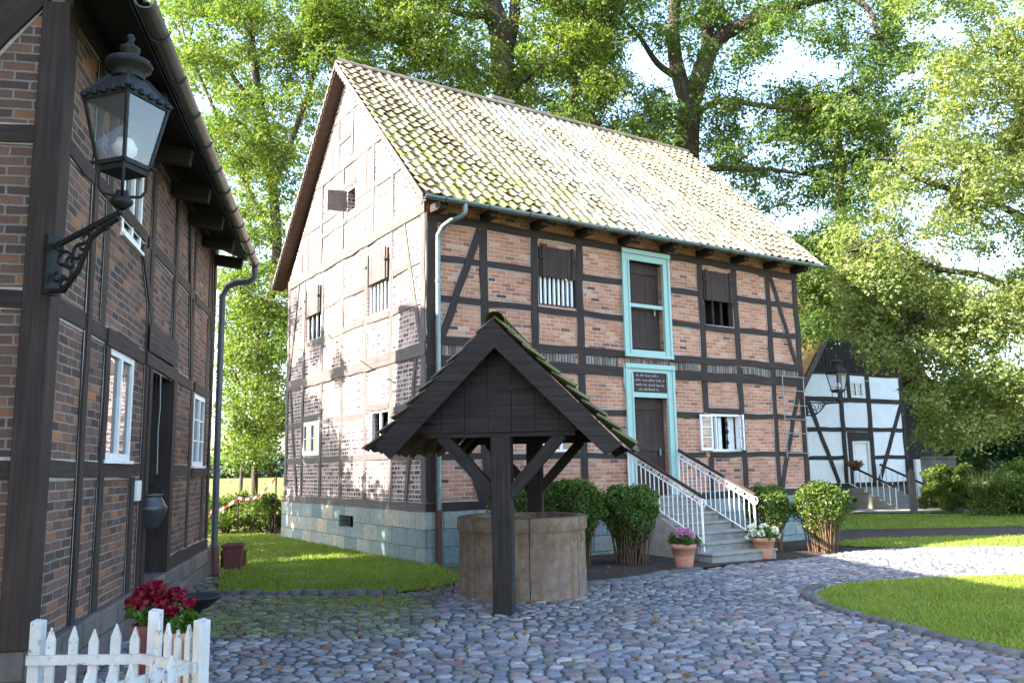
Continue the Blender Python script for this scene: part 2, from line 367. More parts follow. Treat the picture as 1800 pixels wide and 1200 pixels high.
def np_mesh(name, V, F, mat, parent=None, kind=None):    # V (n,3), F (m,k)
    me=bpy.data.meshes.new(name); V=np.asarray(V,np.float32); F=np.asarray(F,np.int32); m,k=F.shape
    me.vertices.add(len(V)); me.vertices.foreach_set('co',V.ravel())
    me.loops.add(m*k); me.loops.foreach_set('vertex_index',F.ravel())
    me.polygons.add(m); me.polygons.foreach_set('loop_start',np.arange(0,m*k,k,dtype=np.int32)); me.polygons.foreach_set('loop_total',np.full(m,k,np.int32))
    me.update(calc_edges=True); me.materials.append(mat)
    o=bpy.data.objects.new(name,me); COL.objects.link(o)
    if parent: o.parent=parent
    return o
def copy_tree(o, parent=None):
    c=o.copy(); COL.objects.link(c)
    if parent: c.parent=parent
    for ch in [x for x in KIDS.get(o.name,[])]: copy_tree(ch,c)
    return c
KIDS={}
def index_kids():
    KIDS.clear()
    for x in bpy.data.objects:
        if x.parent: KIDS.setdefault(x.parent.name,[]).append(x)

def leaf_arrays(C, R, per, size, flat=.55, up=.5, asp=.62, shell=2.2):
    C=np.asarray(C,float); R=np.asarray(R,float); n=len(C)*per
    c=np.repeat(C,per,0); r=np.repeat(R,per)
    d=RNG.normal(size=(n,3)); d/=np.linalg.norm(d,axis=1)[:,None]
    p=c+d*(r*RNG.random(n)**(1/shell))[:,None]*np.array([1,1,flat])
    nn=RNG.normal(size=(n,3))+np.array([0,0,up*2])
    return leaf_quads(p,nn,size,asp)
def leaf_quads(p, nn, size, asp):
    n=len(p); nn=nn/np.linalg.norm(nn,axis=1)[:,None]
    t=np.cross(nn,RNG.normal(size=(n,3))); t/=np.linalg.norm(t,axis=1)[:,None]; b=np.cross(nn,t)
    s=size*RNG.uniform(.55,1.4,n)[:,None]
    bend=nn*s*RNG.uniform(-.18,.18,n)[:,None]
    V=np.stack([p-t*s*.5, p+b*s*asp*.5+bend, p+t*s*.5, p-b*s*asp*.5+bend],1).reshape(-1,3)
    return V,np.arange(n*4).reshape(-1,4)
def spray_arrays(C, R, sprays, per, size, flat=.55, rs=.26, asp=.62):
    # a clump is a bundle of sprays: small tilted, drooping fans of leaves
    C=np.asarray(C,float); R=np.asarray(R,float); m=len(C)*sprays
    c=np.repeat(C,sprays,0); r=np.repeat(R,sprays)
    d=RNG.normal(size=(m,3)); d/=np.linalg.norm(d,axis=1)[:,None]
    q=c+d*(r*RNG.random(m)**.5)[:,None]*np.array([1,1,flat])
    N0=d*np.array([.7,.7,.3])+np.array([0,0,.75])+RNG.normal(size=(m,3))*.35; N0/=np.linalg.norm(N0,axis=1)[:,None]
    T=np.cross(N0,RNG.normal(size=(m,3))); T/=np.linalg.norm(T,axis=1)[:,None]; B=np.cross(N0,T)
    k=RNG.uniform(.6,1.4,m)
    q=np.repeat(q,per,0); N1=np.repeat(N0,per,0); T1=np.repeat(T,per,0); B1=np.repeat(B,per,0); k=np.repeat(k,per); n=m*per
    a=RNG.normal(size=n)*.75; b=RNG.normal(size=n)*.42; h=RNG.normal(size=n)*.14
    p=q+(T1*a[:,None]+B1*b[:,None]+N1*(h-.22*(a*a))[:,None])*(rs*k)[:,None]
    return leaf_quads(p, N1+RNG.normal(size=(n,3))*.42, size, asp)
def inpoly(x,y,P):
    r=False; j=len(P)-1
    for i in range(len(P)):
        if (P[i][1]>y)!=(P[j][1]>y) and x<(P[j][0]-P[i][0])*(y-P[i][1])/(P[j][1]-P[i][1])+P[i][0]: r=not r
        j=i
    return r

# ------------------------------------------------------------------ wall helpers
class Plane:
    def __init__(s, kind): s.k=kind
    def pt(s,a,o,z): return (a,-o,z) if s.k=='f' else (-o,a,z)      # o = outwards
    def nrm(s): return Vector((0,-1,0)) if s.k=='f' else Vector((-1,0,0))
    def box(s,mb,a0,a1,o0,o1,z0,z1,masonry=False):
        p=s.pt(a0,o0,z0); q=s.pt(a1,o1,z1); x=sorted((p[0],q[0])); y=sorted((p[1],q[1])); f=mb.pbox if masonry else mb.box
        f(x[0],x[1],y[0],y[1],z0,z1)
PF=Plane('f'); PG=Plane('g')
def wall_sheet(mb, pl, xl, xr, z0, z1, holes, depth=.14, extra=()):
    lv=sorted({z0,z1,*extra,*[h[2] for h in holes],*[h[3] for h in holes]})
    lv=[z for z in lv if z0<=z<=z1]
    for a,b in zip(lv,lv[1:]):
        hs=sorted([h for h in holes if h[2]<=a+1e-6 and h[3]>=b-1e-6])
        segs=[]; cur=None
        edges=[(xl(a),xl(b))]
        for h in hs: edges+= [(h[0],h[0]),(h[1],h[1])]
        edges.append((xr(a),xr(b)))
        for i in range(0,len(edges),2):
            (p,q),(r,t)=edges[i],edges[i+1]
            mb.face([pl.pt(p,0,a),pl.pt(r,0,a),pl.pt(t,0,b),pl.pt(q,0,b)],[(p,a),(r,a),(t,b),(q,b)])
    for x0,x1,a,b in holes:
        mb.face([pl.pt(x0,0,a),pl.pt(x0,-depth,a),pl.pt(x0,-depth,b),pl.pt(x0,0,b)])
        mb.face([pl.pt(x1,0,a),pl.pt(x1,-depth,a),pl.pt(x1,-depth,b),pl.pt(x1,0,b)])
        mb.face([pl.pt(x0,0,a),pl.pt(x1,0,a),pl.pt(x1,-depth,a),pl.pt(x0,-depth,a)])
        mb.face([pl.pt(x0,0,b),pl.pt(x1,0,b),pl.pt(x1,-depth,b),pl.pt(x0,-depth,b)])
class Frame:                           # timbers of one wall: every timber is a mesh of its own, its mortar bed goes into the wall mesh
    i=0
    def __init__(s, root, pl, wallmb, mat, mortar_idx=1): s.r=root; s.p=pl; s.w=wallmb; s.m=mat; s.mi=mortar_idx
    def t(s, name, p0, p1, w, prot=None, mortar=True):
        Frame.i+=1; i=Frame.i
        pr=prot or (.018+.0005*(i%31)); dp=.07
        mb=MB(); a=Vector(s.p.pt(p0[0],pr-dp/2,p0[1])); b=Vector(s.p.pt(p1[0],pr-dp/2,p1[1]))
        n=s.p.nrm(); d=(b-a).normalized(); side=n.cross(d)
        mb.beam(a,b,w,dp,side,wob=.035)
        if mortar and s.w:
            s.w.cur=s.mi; e=.003+.00031*(i%41); k=w/2+.016
            a2=Vector(s.p.pt(p0[0],e,p0[1])); b2=Vector(s.p.pt(p1[0],e,p1[1])); sn=side.normalized()*k
            s.w.face([a2-sn,b2-sn,b2+sn,a2+sn]); s.w.cur=0
        return mb.build(name,s.m,s.r)
q = N('lime_mortar'); uv=q.uv(); n=q.noise(uv,18,6,.7); q.bump(n.outputs[0],.5,.01)
M_MORT = q.base(q.ramp(n.outputs[0],[(.3,(.26,.23,.20)),(.7,(.45,.41,.37))]), .95,.1)

def casement(root, pl, x0,x1,z0,z1, o=-.04, cols=2, rows=3, name='window', pane=M_PANE, mat=M_WHITE, fw_=.05, label=None):
    mb=MB(); d=.05
    pl.box(mb,x0,x0+fw_,o-d,o,z0,z1); pl.box(mb,x1-fw_,x1,o-d,o,z0,z1)
    pl.box(mb,x0+fw_,x1-fw_,o-d,o,z0,z0+fw_); pl.box(mb,x0+fw_,x1-fw_,o-d,o,z1-fw_,z1)
    X=[x0+fw_+(x1-x0-2*fw_)*i/cols for i in range(cols+1)]
    for i in range(1,cols): 
        k=.035 if cols==2 else .02
        pl.box(mb,X[i]-k,X[i]+k,o-d+.004,o+.006,z0+fw_,z1-fw_)
    for j in range(1,rows):
        z=z0+fw_+(z1-z0-2*fw_)*j/rows
        for i in range(cols):
            a=X[i]+(.035 if i>0 else 0); b=X[i+1]-(.035 if i<cols-1 else 0)
            pl.box(mb,a,b,o-d+.012,o-.008,z-.012,z+.012)
    w=mb.build(name,mat,root)
    p=MB(); p.face([pl.pt(x0+.02,o-.03,z0+.02),pl.pt(x1-.02,o-.03,z0+.02),pl.pt(x1-.02,o-.03,z1-.02),pl.pt(x0+.02,o-.03,z1-.02)])
    p.build('pane',pane,w)
    if label: w['label']=label
    return w
def barred(root, pl, x0,x1,z0,z1, n, mat, zt, label=None):
    f=MB(); pl.box(f,x0,x1,-.10,-.02,z0-.02,z0+.035); pl.box(f,x0,x0+.05,-.10,-.02,z0+.035,z1); pl.box(f,x1-.05,x1,-.10,-.02,z0+.035,z1)
    w=f.build('window',WD if pl.k=='f' else WG,root)
    for i in range(n):
        x=x0+.09+(x1-x0-.18)*i/(n-1); b=MB()
        pl.box(b,x-.022,x+.022,-.075,-.03,z0+.03,z1+.05); b.build('bar',mat,w)
    bk=MB(); bk.face([pl.pt(x0,-.32,z0-.1),pl.pt(x1,-.32,z0-.1),pl.pt(x1,-.32,zt+.1),pl.pt(x0,-.32,zt+.1)]); bk.build('shade_backing',M_DARK,w)
    s=MB(); nb=4
    for i in range(nb):
        a=x0+.02+(x1-x0-.04)*i/nb; b=x0+.02+(x1-x0-.04)*(i+1)/nb-.006
        pl.box(s,a,b,.015,.045+.002*(i%2),z1,zt)
    for x in (x0+.11,x1-.11): pl.box(s,x-.035,x+.035,.0455,.075,z1-.02,zt+.03)
    sh=s.build('shutter',WSH if pl.k=='f' else WG,root)
    for x in (x0+.05,x1-.05):
        h=MB(); pl.box(h,x-.05,x+.05,.0765,.09,zt-.28,zt-.22); h.build('hinge',M_IRON,sh)
    return w

def pantiles(name, root, mat, x0,x1, eave,ridge, cw, rh, colf, thick=.018, jit=1.):
    # slope from eave (y,z) to ridge (y,z) in local coordinates, tiles across x
    ey,ez=eave; ry,rz=ridge; L=math.hypot(ry-ey,rz-ez); dy,dz=(ry-ey)/L,(rz-ez)/L; ny,nz=(-dz,dy) if (ry-ey)>0 else (dz,-dy)
    mb=MB(); nc=int(round((x1-x0)/cw)); cw=(x1-x0)/nc; nr=int(round(L/rh)); rh=L/nr
    prof=[(0,.030),(.10,.052),(.22,.062),(.34,.051),(.46,.025),(.60,.004),(.76,.0),(.90,.009),(1.06,.034)]
    for r in range(nr):
        for c in range(nc):
            mb.col=colf((c+.5)/nc,(r+.5)/nr)
            ox=x0+c*cw+random.uniform(-.008,.008)*jit; s0=r*rh+random.uniform(-.014,.014)*jit-.02; s1=(r+1)*rh+.05
            sag=-.045*math.sin(PI*(c+.5)/nc)-.022*math.sin(2.3*ox+.9*r*rh)-.014*math.sin(5.1*ox+1.7*r*rh); s0-=(.05 if random.random()<.02*jit else 0)+.012*math.sin(1.9*ox+r*.4); lift=.047+sag*(.5 if jit<1.5 else .8)+random.uniform(0,.014)*jit; tw=random.uniform(-.01,.01)*jit
            def P(px,s,h): return (ox+px*cw, ey+dy*s+ny*h, ez+dz*s+nz*h)
            low=[P(a,s0+tw*(a-.5)*2,h+lift) for a,h in prof]; mid=[P(a,(s0+s1)/2,h+lift*.5) for a,h in prof]; hi=[P(a,s1,h*.9+.002) for a,h in prof]
            und=[P(a,s0+.004+tw*(a-.5)*2,h+lift-thick) for a,h in prof]
            mb.grid([und,low]); mb.grid([low,mid,hi])
    return mb.build(name,mat,root)

# ================================================================== SETTING: ground
def poly_sheet(name, pts, dz, mat, res=.5, kind='structure', follow=True):
    xs=[p[0] for p in pts]; mb=MB()
    import bmesh
    bm=bmesh.new(); vs=[bm.verts.new((x,y,0)) for x,y in pts]; bm.faces.new(vs)
    if follow:
        for gx in (0,1.5,3,4.5,6):
            bmesh.ops.bisect_plane(bm,geom=bm.verts[:]+bm.edges[:]+bm.faces[:],plane_co=(gx,0,0),plane_no=(1,0,0))
    bmesh.ops.triangulate(bm,faces=bm.faces[:])
    for v in bm.verts: v.co.z=gz(v.co.x,v.co.y)+dz
    me=bpy.data.meshes.new(name); bm.to_mesh(me); bm.free(); me.materials.append(mat)
    o=bpy.data.objects.new(name,me); COL.objects.link(o); o['kind']=kind; return o
def smooth_poly(P, it=2):
    for _ in range(it):
        Q=[]
        for i in range(len(P)):
            a,b=P[i],P[(i+1)%len(P)]
            Q+=[(a[0]*.75+b[0]*.25,a[1]*.75+b[1]*.25),(a[0]*.25+b[0]*.75,a[1]*.25+b[1]*.75)]
        P=Q
    return P
X=[-900,-100,-30,-10,-5,0,1.5,3,4.5,6,10,30,100,900]; Y=[-60,-10,0,10,20,30,60,120,300,1500]
mb=MB(); mb.grid([[(x,y,gz(x,y)-.06) for x in X] for y in Y]); g=mb.build('ground',M_GROUND); g['kind']='structure'
YARD=[(-3.4,1.5),(9.5,1.5),(14,16.5),(14.5,20.5),(8.9,19.6),(6.6,18.1),(4.2,16.2),(2.6,14.55),(1.6,13.55),(1.0,13.0),(-.6,13.3),(-1.2,13.7),(-2.0,12.9),(-4.5,12.9),(-5.1,14.6),(-5.6,14.6),(-3.55,6.6)]
poly_sheet('courtyard',YARD,-.004,M_BASE)
LAWN_L=[(-4.35,12.62),(-3.0,12.5),(-1.75,12.42),(-1.30,12.75),(-.95,13.25),(-1.0,14.0),(-1.50,15.85),(-6.1,22.9),(-7.2,24.5),(-8.6,24.5),(-6.0,17.5),(-5.2,15.4)]
LAWN_R=smooth_poly([(4.15,12.0),(4.2,10.75),(4.75,8.6),(5.6,7.2),(9,5.5),(13,8),(13,13.6),(9,14.3),(6.3,14.1),(4.8,13.2)],2)
LAWN_B=smooth_poly([(7.2,19.9),(9.0,19.1),(12.0,18.9),(15.5,19.6),(16,21),(12.0,21.6),(8.5,21.6)],2)
LAWN_C=[(8.3,24.8),(20,25.5),(21,30),(15,31.5),(9,31)]
poly_sheet('lawn',LAWN_L,.02,M_LAWN); poly_sheet('lawn',LAWN_R,.02,M_LAWN); poly_sheet('lawn',LAWN_B,.01,M_LAWN); poly_sheet('lawn',LAWN_C,-.02,M_LAWN)
poly_sheet('flower_bed',[(7.9,21.3),(9,21.7),(12,21.7),(17,21.0),(30,23),(30,26),(20,25.4),(8,24.7)],-.02,M_SOIL)
poly_sheet('flower_bed',[(-.9,15.9),(-.55,14.0),(1.0,13.3),(1.6,13.75),(2.6,14.8),(4.0,16.3),(6.6,18.2),(9.0,19.7),(8.2,21.9),(7.2,22.0)],-.012,M_SOIL)
poly_sheet('gravel_path',smooth_poly([(6.6,18.2),(6.0,16.4),(6.4,14.3),(9,13.4),(14,12.0),(40,13),(40,19.5),(20,19.2),(12,18.6),(9.2,18.95)],2),-.008,M_BASE)
poly_sheet('field',[(-200,34),(-8,34),(-2,34),(40,60),(160,340),(-400,340)],-.03,M_FIELD,follow=False)
poly_sheet('field',[(22,44),(60,44),(200,200),(60,200)],-.04,M_FIELD,follow=False)
poly_sheet('path',[(13.2,33.5),(19,31.4),(40,31.5),(40,33.5),(19,33.2),(14.5,36)],-.02,M_STEP)

# cobblestones: every stone a rounded pillow with its own colour
def inyard(x,y):
    if not inpoly(x,y,YARD): return False
    if inpoly(x,y,LAWN_R) or inpoly(x,y,LAWN_L): return False
    if abs(x)>(y+1.2)*.68+.6: return False
    return True
PATH=smooth_poly([(6.6,18.2),(6.0,16.4),(6.4,14.3),(9,13.4),(14,12.0),(40,13),(40,19.5),(20,19.2),(12,18.6),(9.2,18.95)],2)
V=[];F=[];CC=[]
pal=[(.135,.145,.16),(.18,.185,.20),(.115,.12,.138),(.215,.215,.22),(.17,.155,.165),(.21,.17,.17),(.155,.168,.19),(.10,.105,.115),(.195,.19,.18),(.26,.25,.245),(.185,.14,.14),(.23,.21,.18),(.15,.14,.125)]
sx=.160; sy=.126; pts=[]; cells={}
y=3.1; row=0
while y<19.2:
    x=-5.8+(row%2)*sx*.5
    while x<15.5:
        px=x+random.uniform(-.34,.34)*sx; py=y+random.uniform(-.34,.34)*sy+.05*math.sin(x*1.1)
        cells.setdefault((int(px//.3),int(py//.3)),[]).append((px,py)); pts.append((px,py)); x+=sx*random.choice((1,1,1,.85,1.2))
    y+=sy; row+=1
def clip(P,mx,my,nx,ny):
    Q=[]
    for k in range(len(P)):
        a,b=P[k],P[(k+1)%len(P)]; da=(a[0]-mx)*nx+(a[1]-my)*ny; db=(b[0]-mx)*nx+(b[1]-my)*ny
        if da<=0: Q.append(a)
        if (da<0)!=(db<0) and da!=db: t=da/(da-db); Q.append((a[0]+(b[0]-a[0])*t,a[1]+(b[1]-a[1])*t))
    return Q
for cx,cy in pts:
    if not inyard(cx,cy) and not (inpoly(cx,cy,PATH) and not inpoly(cx,cy,LAWN_R) and abs(cx)<(cy+1.2)*.68+.6): continue
    P=[(cx-.2,cy-.2),(cx+.2,cy-.2),(cx+.2,cy+.2),(cx-.2,cy+.2)]; gi,gj=int(cx//.3),int(cy//.3)
    joint=random.uniform(.006,.015)
    for ii in (gi-1,gi,gi+1):
        for jj in (gj-1,gj,gj+1):
            for qx,qy in cells.get((ii,jj),()):
                dx,dy=qx-cx,qy-cy; d=math.hypot(dx,dy)
                if d<1e-6 or d>.42: continue
                dx/=d; dy/=d; P=clip(P,cx+dx*(d/2-joint),cy+dy*(d/2-joint),dx,dy)
                if len(P)<3: break
    if len(P)<3: continue
    P=[q_ for k,q_ in enumerate(P) if math.dist(q_,P[k-1])>.008]
    if len(P)<3: continue
    P=smooth_poly(P,1 if len(P)>7 else 2 if len(P)<5 else 1); nv=len(P)
    mx=sum(q_[0] for q_ in P)/nv; my=sum(q_[1] for q_ in P)/nv
    small=(cx<-1.0 and cy>9.2); h=gz(cx,cy)+.012*math.sin(cx*1.3+1)*math.sin(cy*1.7)
    top=random.uniform(.002,.011); tx,ty=random.uniform(-.035,.035),random.uniform(-.035,.035)
    col=random.choice(pal); k=random.uniform(.72,1.22)*(.85 if small else 1); col=[min(1,c*k) for c in col]
    if small: col=[col[0]*.82,col[1]*.86,col[2]*.64]
    i0=len(V)
    for rr,zz in ((1.0,-.035),(.985,-.003),(.91,.004),(.74,.008),(.35,.0095)):
        for px,py in P:
            X_=mx+(px-mx)*rr; Y_=my+(py-my)*rr
            V.append((X_,Y_,h+zz+(top if zz>0 else 0)*min(1,zz/.008)+(tx*(X_-mx)+ty*(Y_-my) if zz>0 else 0)+(random.uniform(-.0015,.0015) if zz>0 else 0))); CC.append((*col,1))
    for q_ in range(4):
        for k2 in range(nv):
            k3=(k2+1)%nv; F.append((i0+q_*nv+k2,i0+q_*nv+k3,i0+(q_+1)*nv+k3,i0+(q_+1)*nv+k2))
    F.append(tuple(i0+4*nv+k2 for k2 in range(nv)))
me=bpy.data.meshes.new('cobblestone_paving'); me.from_pydata(V,[],F)
ca=me.color_attributes.new('Col','FLOAT_COLOR','POINT'); ca.data.foreach_set('color',[c for q_ in CC for c in q_])
me.polygons.foreach_set('use_smooth',[True]*len(F)); me.materials.append(M_COB)
o=bpy.data.objects.new('cobblestone_paving',me); COL.objects.link(o); o['kind']='structure'
def grass(name, poly, n, hgt, mat, zoff=.02, wid=.010, lean=.5, maxy=99):
    P=np.array(poly); lo=P.min(0); hi=P.max(0); pts=[]
    while len(pts)<n:
        x=random.uniform(lo[0],hi[0]); yy=random.uniform(lo[1],min(hi[1],maxy))
        if abs(x)>(yy+1)*.66+.5: 
            if random.random()<.995: continue
        if math.sin(x*3.1+yy*1.3)+math.sin(yy*4.3-x*1.7)+math.sin(x*.9)*.6>1.35 and random.random()<.75: continue
        if inpoly(x,yy,poly): pts.append((x+random.gauss(0,.05),yy+random.gauss(0,.05),gz(x,yy)+zoff-.01))
    p=np.array(pts); m=len(p); a=RNG.uniform(0,2*PI,m); h=hgt*(RNG.uniform(.35,1.25,m)+(RNG.random(m)<.06)*.9)
    wv=np.stack([np.cos(a),np.sin(a),np.zeros(m)],1)*wid*RNG.uniform(.6,1.4,m)[:,None]
    tip=p+np.stack([RNG.normal(size=m)*lean*h,RNG.normal(size=m)*lean*h,h],1)
    V=np.stack([p-wv,p+wv,tip],1).reshape(-1,3); F=np.arange(m*3).reshape(-1,3)
    o=np_mesh(name,V,F,mat); o['kind']='stuff'; tag(o,None); return o
grass('lawn_grass',LAWN_L,60000,.05,LF_GRASS); grass('lawn_grass',LAWN_R,70000,.045,LF_GRASS)
grass('lawn_grass',LAWN_B,26000,.05,LF_GRASS,.01,.013); grass('lawn_grass',LAWN_C,24000,.06,LF_GRASS,-.02,.02)
# moss and weeds between the old setts
MOSS=[(-4.4,12.35),(-1.6,12.25),(-1.2,11.2),(-1.5,9.9),(-3.3,9.2),(-4.1,10.5)]
grass('joint_grass',MOSS,22000,.026,LF_GRASS,.0,.012,1.2)
# fallen leaves
C=[]
while len(C)<560:
    x=random.uniform(-3.5,8); yy=random.uniform(4.2,15.5)
    if random.random()>(.9 if x<-.5 else .35): continue
    C.append((x,yy,gz(x,yy)+.035))
V,F=leaf_arrays(C,[.02]*len(C),1,.075,.2,2.,.7); o=np_mesh('fallen_leaves',V,F,LF_DEAD); o['kind']='stuff'
# kerbs
def stones_along(name, pts, n, size, mat, label, cat, sm=True):
    mb=MB(); P=[Vector((*p,0)) for p in pts]; L=[0]
    for a,b in zip(P,P[1:]): L.append(L[-1]+(b-a).length)
    pos=0
    while pos<L[-1]:
        ln=size*random.uniform(.7,1.4); t=pos+ln/2
        for i in range(len(P)-1):
            if L[i]<=t<=L[i+1]:
                c=P[i].lerp(P[i+1],(t-L[i])/(L[i+1]-L[i])); d=(P[i+1]-P[i]).normalized(); nn=Vector((-d.y,d.x,0)); z=gz(c.x,c.y)
                k=random.uniform(.75,1.2); mb.col=(.10*k,.10*k,.10*k,1)
                hw=random.uniform(.05,.075); h=random.uniform(.045,.075); rows=[]
                for f_,zz in ((1,-.06),(1,h*.6),(.8,h),(.3,h*1.08)):
                    rows.append([c+d*(ln*.48*f_*sg)+nn*hw*f_*sg2+Vector((0,0,z+zz+random.uniform(-.004,.004))) for sg,sg2 in ((-1,-1),(0,-1.05),(1,-1),(1.04,0),(1,1),(0,1.05),(-1,1),(-1.04,0))])
                mb.grid(rows,True,True); mb.face(rows[-1],None,True)
        pos+=ln
    o=mb.build(name,mat); tag(o,label,cat); return o
stones_along('kerb',[(-4.5,12.54),(-3.0,12.42),(-1.78,12.34)],0,.22,M_COB,'low mossy stone kerb along the front of the shaded left lawn','kerb')
cv=[p for p in LAWN_R]
stones_along('kerb',[(4.75,13.35),(4.3,12.7),(4.02,12.0),(4.0,11.3),(4.15,10.5),(4.4,9.5),(4.75,8.5),(5.3,7.4)],0,.22,M_COB,'curved edging of small stones round the right lawn','kerb')
stones_along('kerb',[(1.0,13.15),(1.65,13.6),(2.6,14.6),(3.3,15.3)],0,.4,M_COB,'stone edging of the planting bed between the well and the stairs','kerb')

# ================================================================== MAIN HOUSE
TH=.5752; CX,CY=-1.6619,16.037; L,W=11.12,8.42
house=empty('half_timbered_house',(CX,CY,0),TH,label='tall red brick half-timbered storehouse with mossy tiled roof and turquoise doors behind the well',cat='house')
ZP=.96; ZT=6.78; RZ=11.70
# plinth
mb=MB(); e=.06
wall_sheet(mb,Plane('f'),lambda z:-e,lambda z:L+e,-.5,ZP,[])
mb.v=[(x,y-e,z) for x,y,z in mb.v]
n0=len(mb.v); wall_sheet(mb,PG,lambda z:-e,lambda z:W+e,-.5,ZP,[(3.42,4.26,.50,.76)],.25)
mb.v=mb.v[:n0]+[(x-e,y,z) for x,y,z in mb.v[n0:]]
mb.face([(L+e,-e,-.5),(L+e,W+e,-.5),(L+e,W+e,ZP),(L+e,-e,ZP)]); mb.face([(-e,W+e,-.5),(L+e,W+e,-.5),(L+e,W+e,ZP),(-e,W+e,ZP)])
mb.face([(-e,-e,ZP),(L+e,-e,ZP),(L+e,W+e,ZP),(-e,W+e,ZP)])
pl_=mb.build('plinth',M_PLINTH,house)
mb=MB(); PG.box(mb,3.84,3.88,-.08,-.04,.5,.76); b_=mb.build('vent_bar',M_IRON,pl_)
mb=MB(); mb.face([(.25,3.3,.4),(.25,4.4,.4),(.25,4.4,.9),(.25,3.3,.9)]); mb.build('shade_backing',M_DARK,pl_)
# front wall
HF=[(2.67,3.68,5.18,6.47),(7.56,8.62,5.12,6.5),(5.18,6.22,4.33,6.46),(5.18,6.22,1.0,3.29),(7.63,8.62,2.07,2.96),(2.70,3.68,2.07,2.96)]
fm=MB(); wall_sheet(fm,PF,lambda z:0,lambda z:L,ZP,7.2,HF,.16)
ff=Frame(house,PF,fm,WD)
zs,z1,z2,z3,z4=(.955,1.13),(1.93,2.05),(2.87,3.0),(3.74,3.96),(4.16,4.33)
z5,z6,zt=(5.01,5.15),(5.83,5.97),(6.62,6.79)
mid=lambda z:(z[0]+z[1])/2; wd=lambda z:z[1]-z[0]
ff.t('sill_beam',(0,mid(zs)),(5.15,mid(zs)),wd(zs),.036); ff.t('sill_beam',(6.25,mid(zs)),(L,mid(zs)),wd(zs),.036)
for z,nm in ((z3,'plate'),(z4,'plate'),(zt,'wall_plate')): 
    if nm=='wall_plate': ff.t(nm,(0,mid(z)),(L,mid(z)),wd(z),.040)
    else:
        ff.t(nm,(0,mid(z)),(5.0,mid(z)),wd(z),.042); ff.t(nm,(6.42,mid(z)),(L,mid(z)),wd(z),.042)
PX=[1.32,2.57,3.77,7.49,8.71,9.94]
for x,wx in ((.12,.22),(L-.085,.17)):
    ff.t('post',(x,1.13),(x,3.74),wx,.034); ff.t('post',(x,3.96),(x,4.16),wx,.034); ff.t('post',(x,4.33),(x,6.62),wx,.034)
for x in PX:
    w_=.18 if x<4 else .165
    ff.t('post',(x,4.33),(x,6.62),w_)
    if x in (2.57,): 
        ff.t('post',(x,1.13),(x,3.74),w_)
    elif x==7.49: ff.t('post',(x,3.0),(x,3.74),w_); ff.t('post',(x+.06,1.13),(x+.06,1.93),w_)
    else: ff.t('post',(x,1.13),(x,3.74),w_)
    ff.t('post',(x,3.96),(x,4.16),w_,.030)
bays=[(.23,1.23),(1.41,2.48),(3.86,5.0),(6.42,7.40),(8.80,9.85),(10.03,L-.17)]
for a,b in bays:
    for z in (z5,z6):
        ff.t('rail',(a,mid(z)),(b,mid(z)),wd(z))
    for z in (z1,z2): ff.t('rail',(a,mid(z)),(b,mid(z)),wd(z))
for a,b in ((2.66,3.68),(7.57,8.63)):
    ff.t('rail',(a,mid(z5)-.02),(b,mid(z5)-.02),.14)
    ff.t('rail',(a,mid(z1)),(b,mid(z1)),.13); ff.t('rail',(a,3.03),(b,3.03),.14)
ff.t('brace',(1.22,6.60),(.34,4.34),.155,.0355); ff.t('brace',(10.08,6.60),(10.90,4.34),.125,.0355)
ff.t('brace',(10.93,3.73),(10.02,1.14),.13,.0355); ff.t('brace',(.42,3.73),(1.20,1.14),.13,.0355)
# dogtooth course of upright bricks between the two plates
edges=[.14]+PX[:3]+[4.95]+[6.44]+PX[3:]+[L-.12]
for a,b in zip(edges,edges[1:]):
    if a==4.95: a,b=5.0,6.4
    mb=MB(); x=a+.115 if a!=5.0 else 5.0
    while x+.06<b-.1 or (a==5.0 and x<6.36):
        k=random.random(); col=(.19,.175,.16) if k<.6 else (.13,.11,.10) if k<.85 else (.16,.12,.10)
        kk=random.uniform(.7,1.25); mb.col=(*[c*kk for c in col],1); j=random.uniform(-.006,.006)
        mb.box(x,x+.058,-.024+j,.04,3.963 if a!=5.0 else 4.055,4.157); x+=.078
    mb.build('brick_course',M_COB,house)

fm.cur=0; 
fm.face([(L,0,ZP),(L,W,ZP),(L,W,7.1),(L,0,7.1)]); fm.face([(L,W,ZP),(0,W,ZP),(0,W,7.1),(L,W,7.1)])
fm.face([(L,-.3,6.85),(L,W+.3,6.85),(L,W/2,RZ-.15)])
fm.build('wall',[BR_F,M_MORT],house)
# gable wall
rise=(RZ-7.1)/(W/2+.1)
xl=lambda z:0 if z<=7.1 else (z-7.1)/rise
xr=lambda z:W if z<=7.1 else W-(z-7.1)/rise
HG=[(1.72,2.86,5.14,6.5),(5.84,6.98,5.10,6.47),(5.80,7.08,2.14,3.02),(1.68,2.64,2.12,3.01),(3.68,4.12,7.90,8.42)]
gm=MB(); wall_sheet(gm,PG,xl,xr,ZP,RZ-.12,HG,.16,extra=(7.1,))
gf=Frame(house,PG,gm,WG)
gf.t('sill_beam',(0,mid(zs)),(W,mid(zs)),wd(zs),.036)
gf.t('plate',(0,4.06),(W,4.06),.26,.042); gf.t('tie_beam',(0,6.90),(W,6.90),.24,.044)
GP=[1.60,2.96,4.35,5.71,7.06]
gf.t('post',(.09,1.13),(.09,3.93),.18,.034); gf.t('post',(.09,4.19),(.09,6.78),.18,.034)
gf.t('post',(W-.08,1.13),(W-.08,3.93),.16,.034); gf.t('post',(W-.08,4.19),(W-.08,6.78),.16,.034)
for v in GP: gf.t('post',(v,1.13),(v,3.93),.13); gf.t('post',(v,4.19),(v,6.78),.13)
gb=[(.18,1.535),(1.665,2.895),(3.025,4.285),(4.415,5.645),(5.775,6.995),(7.125,W-.16)]
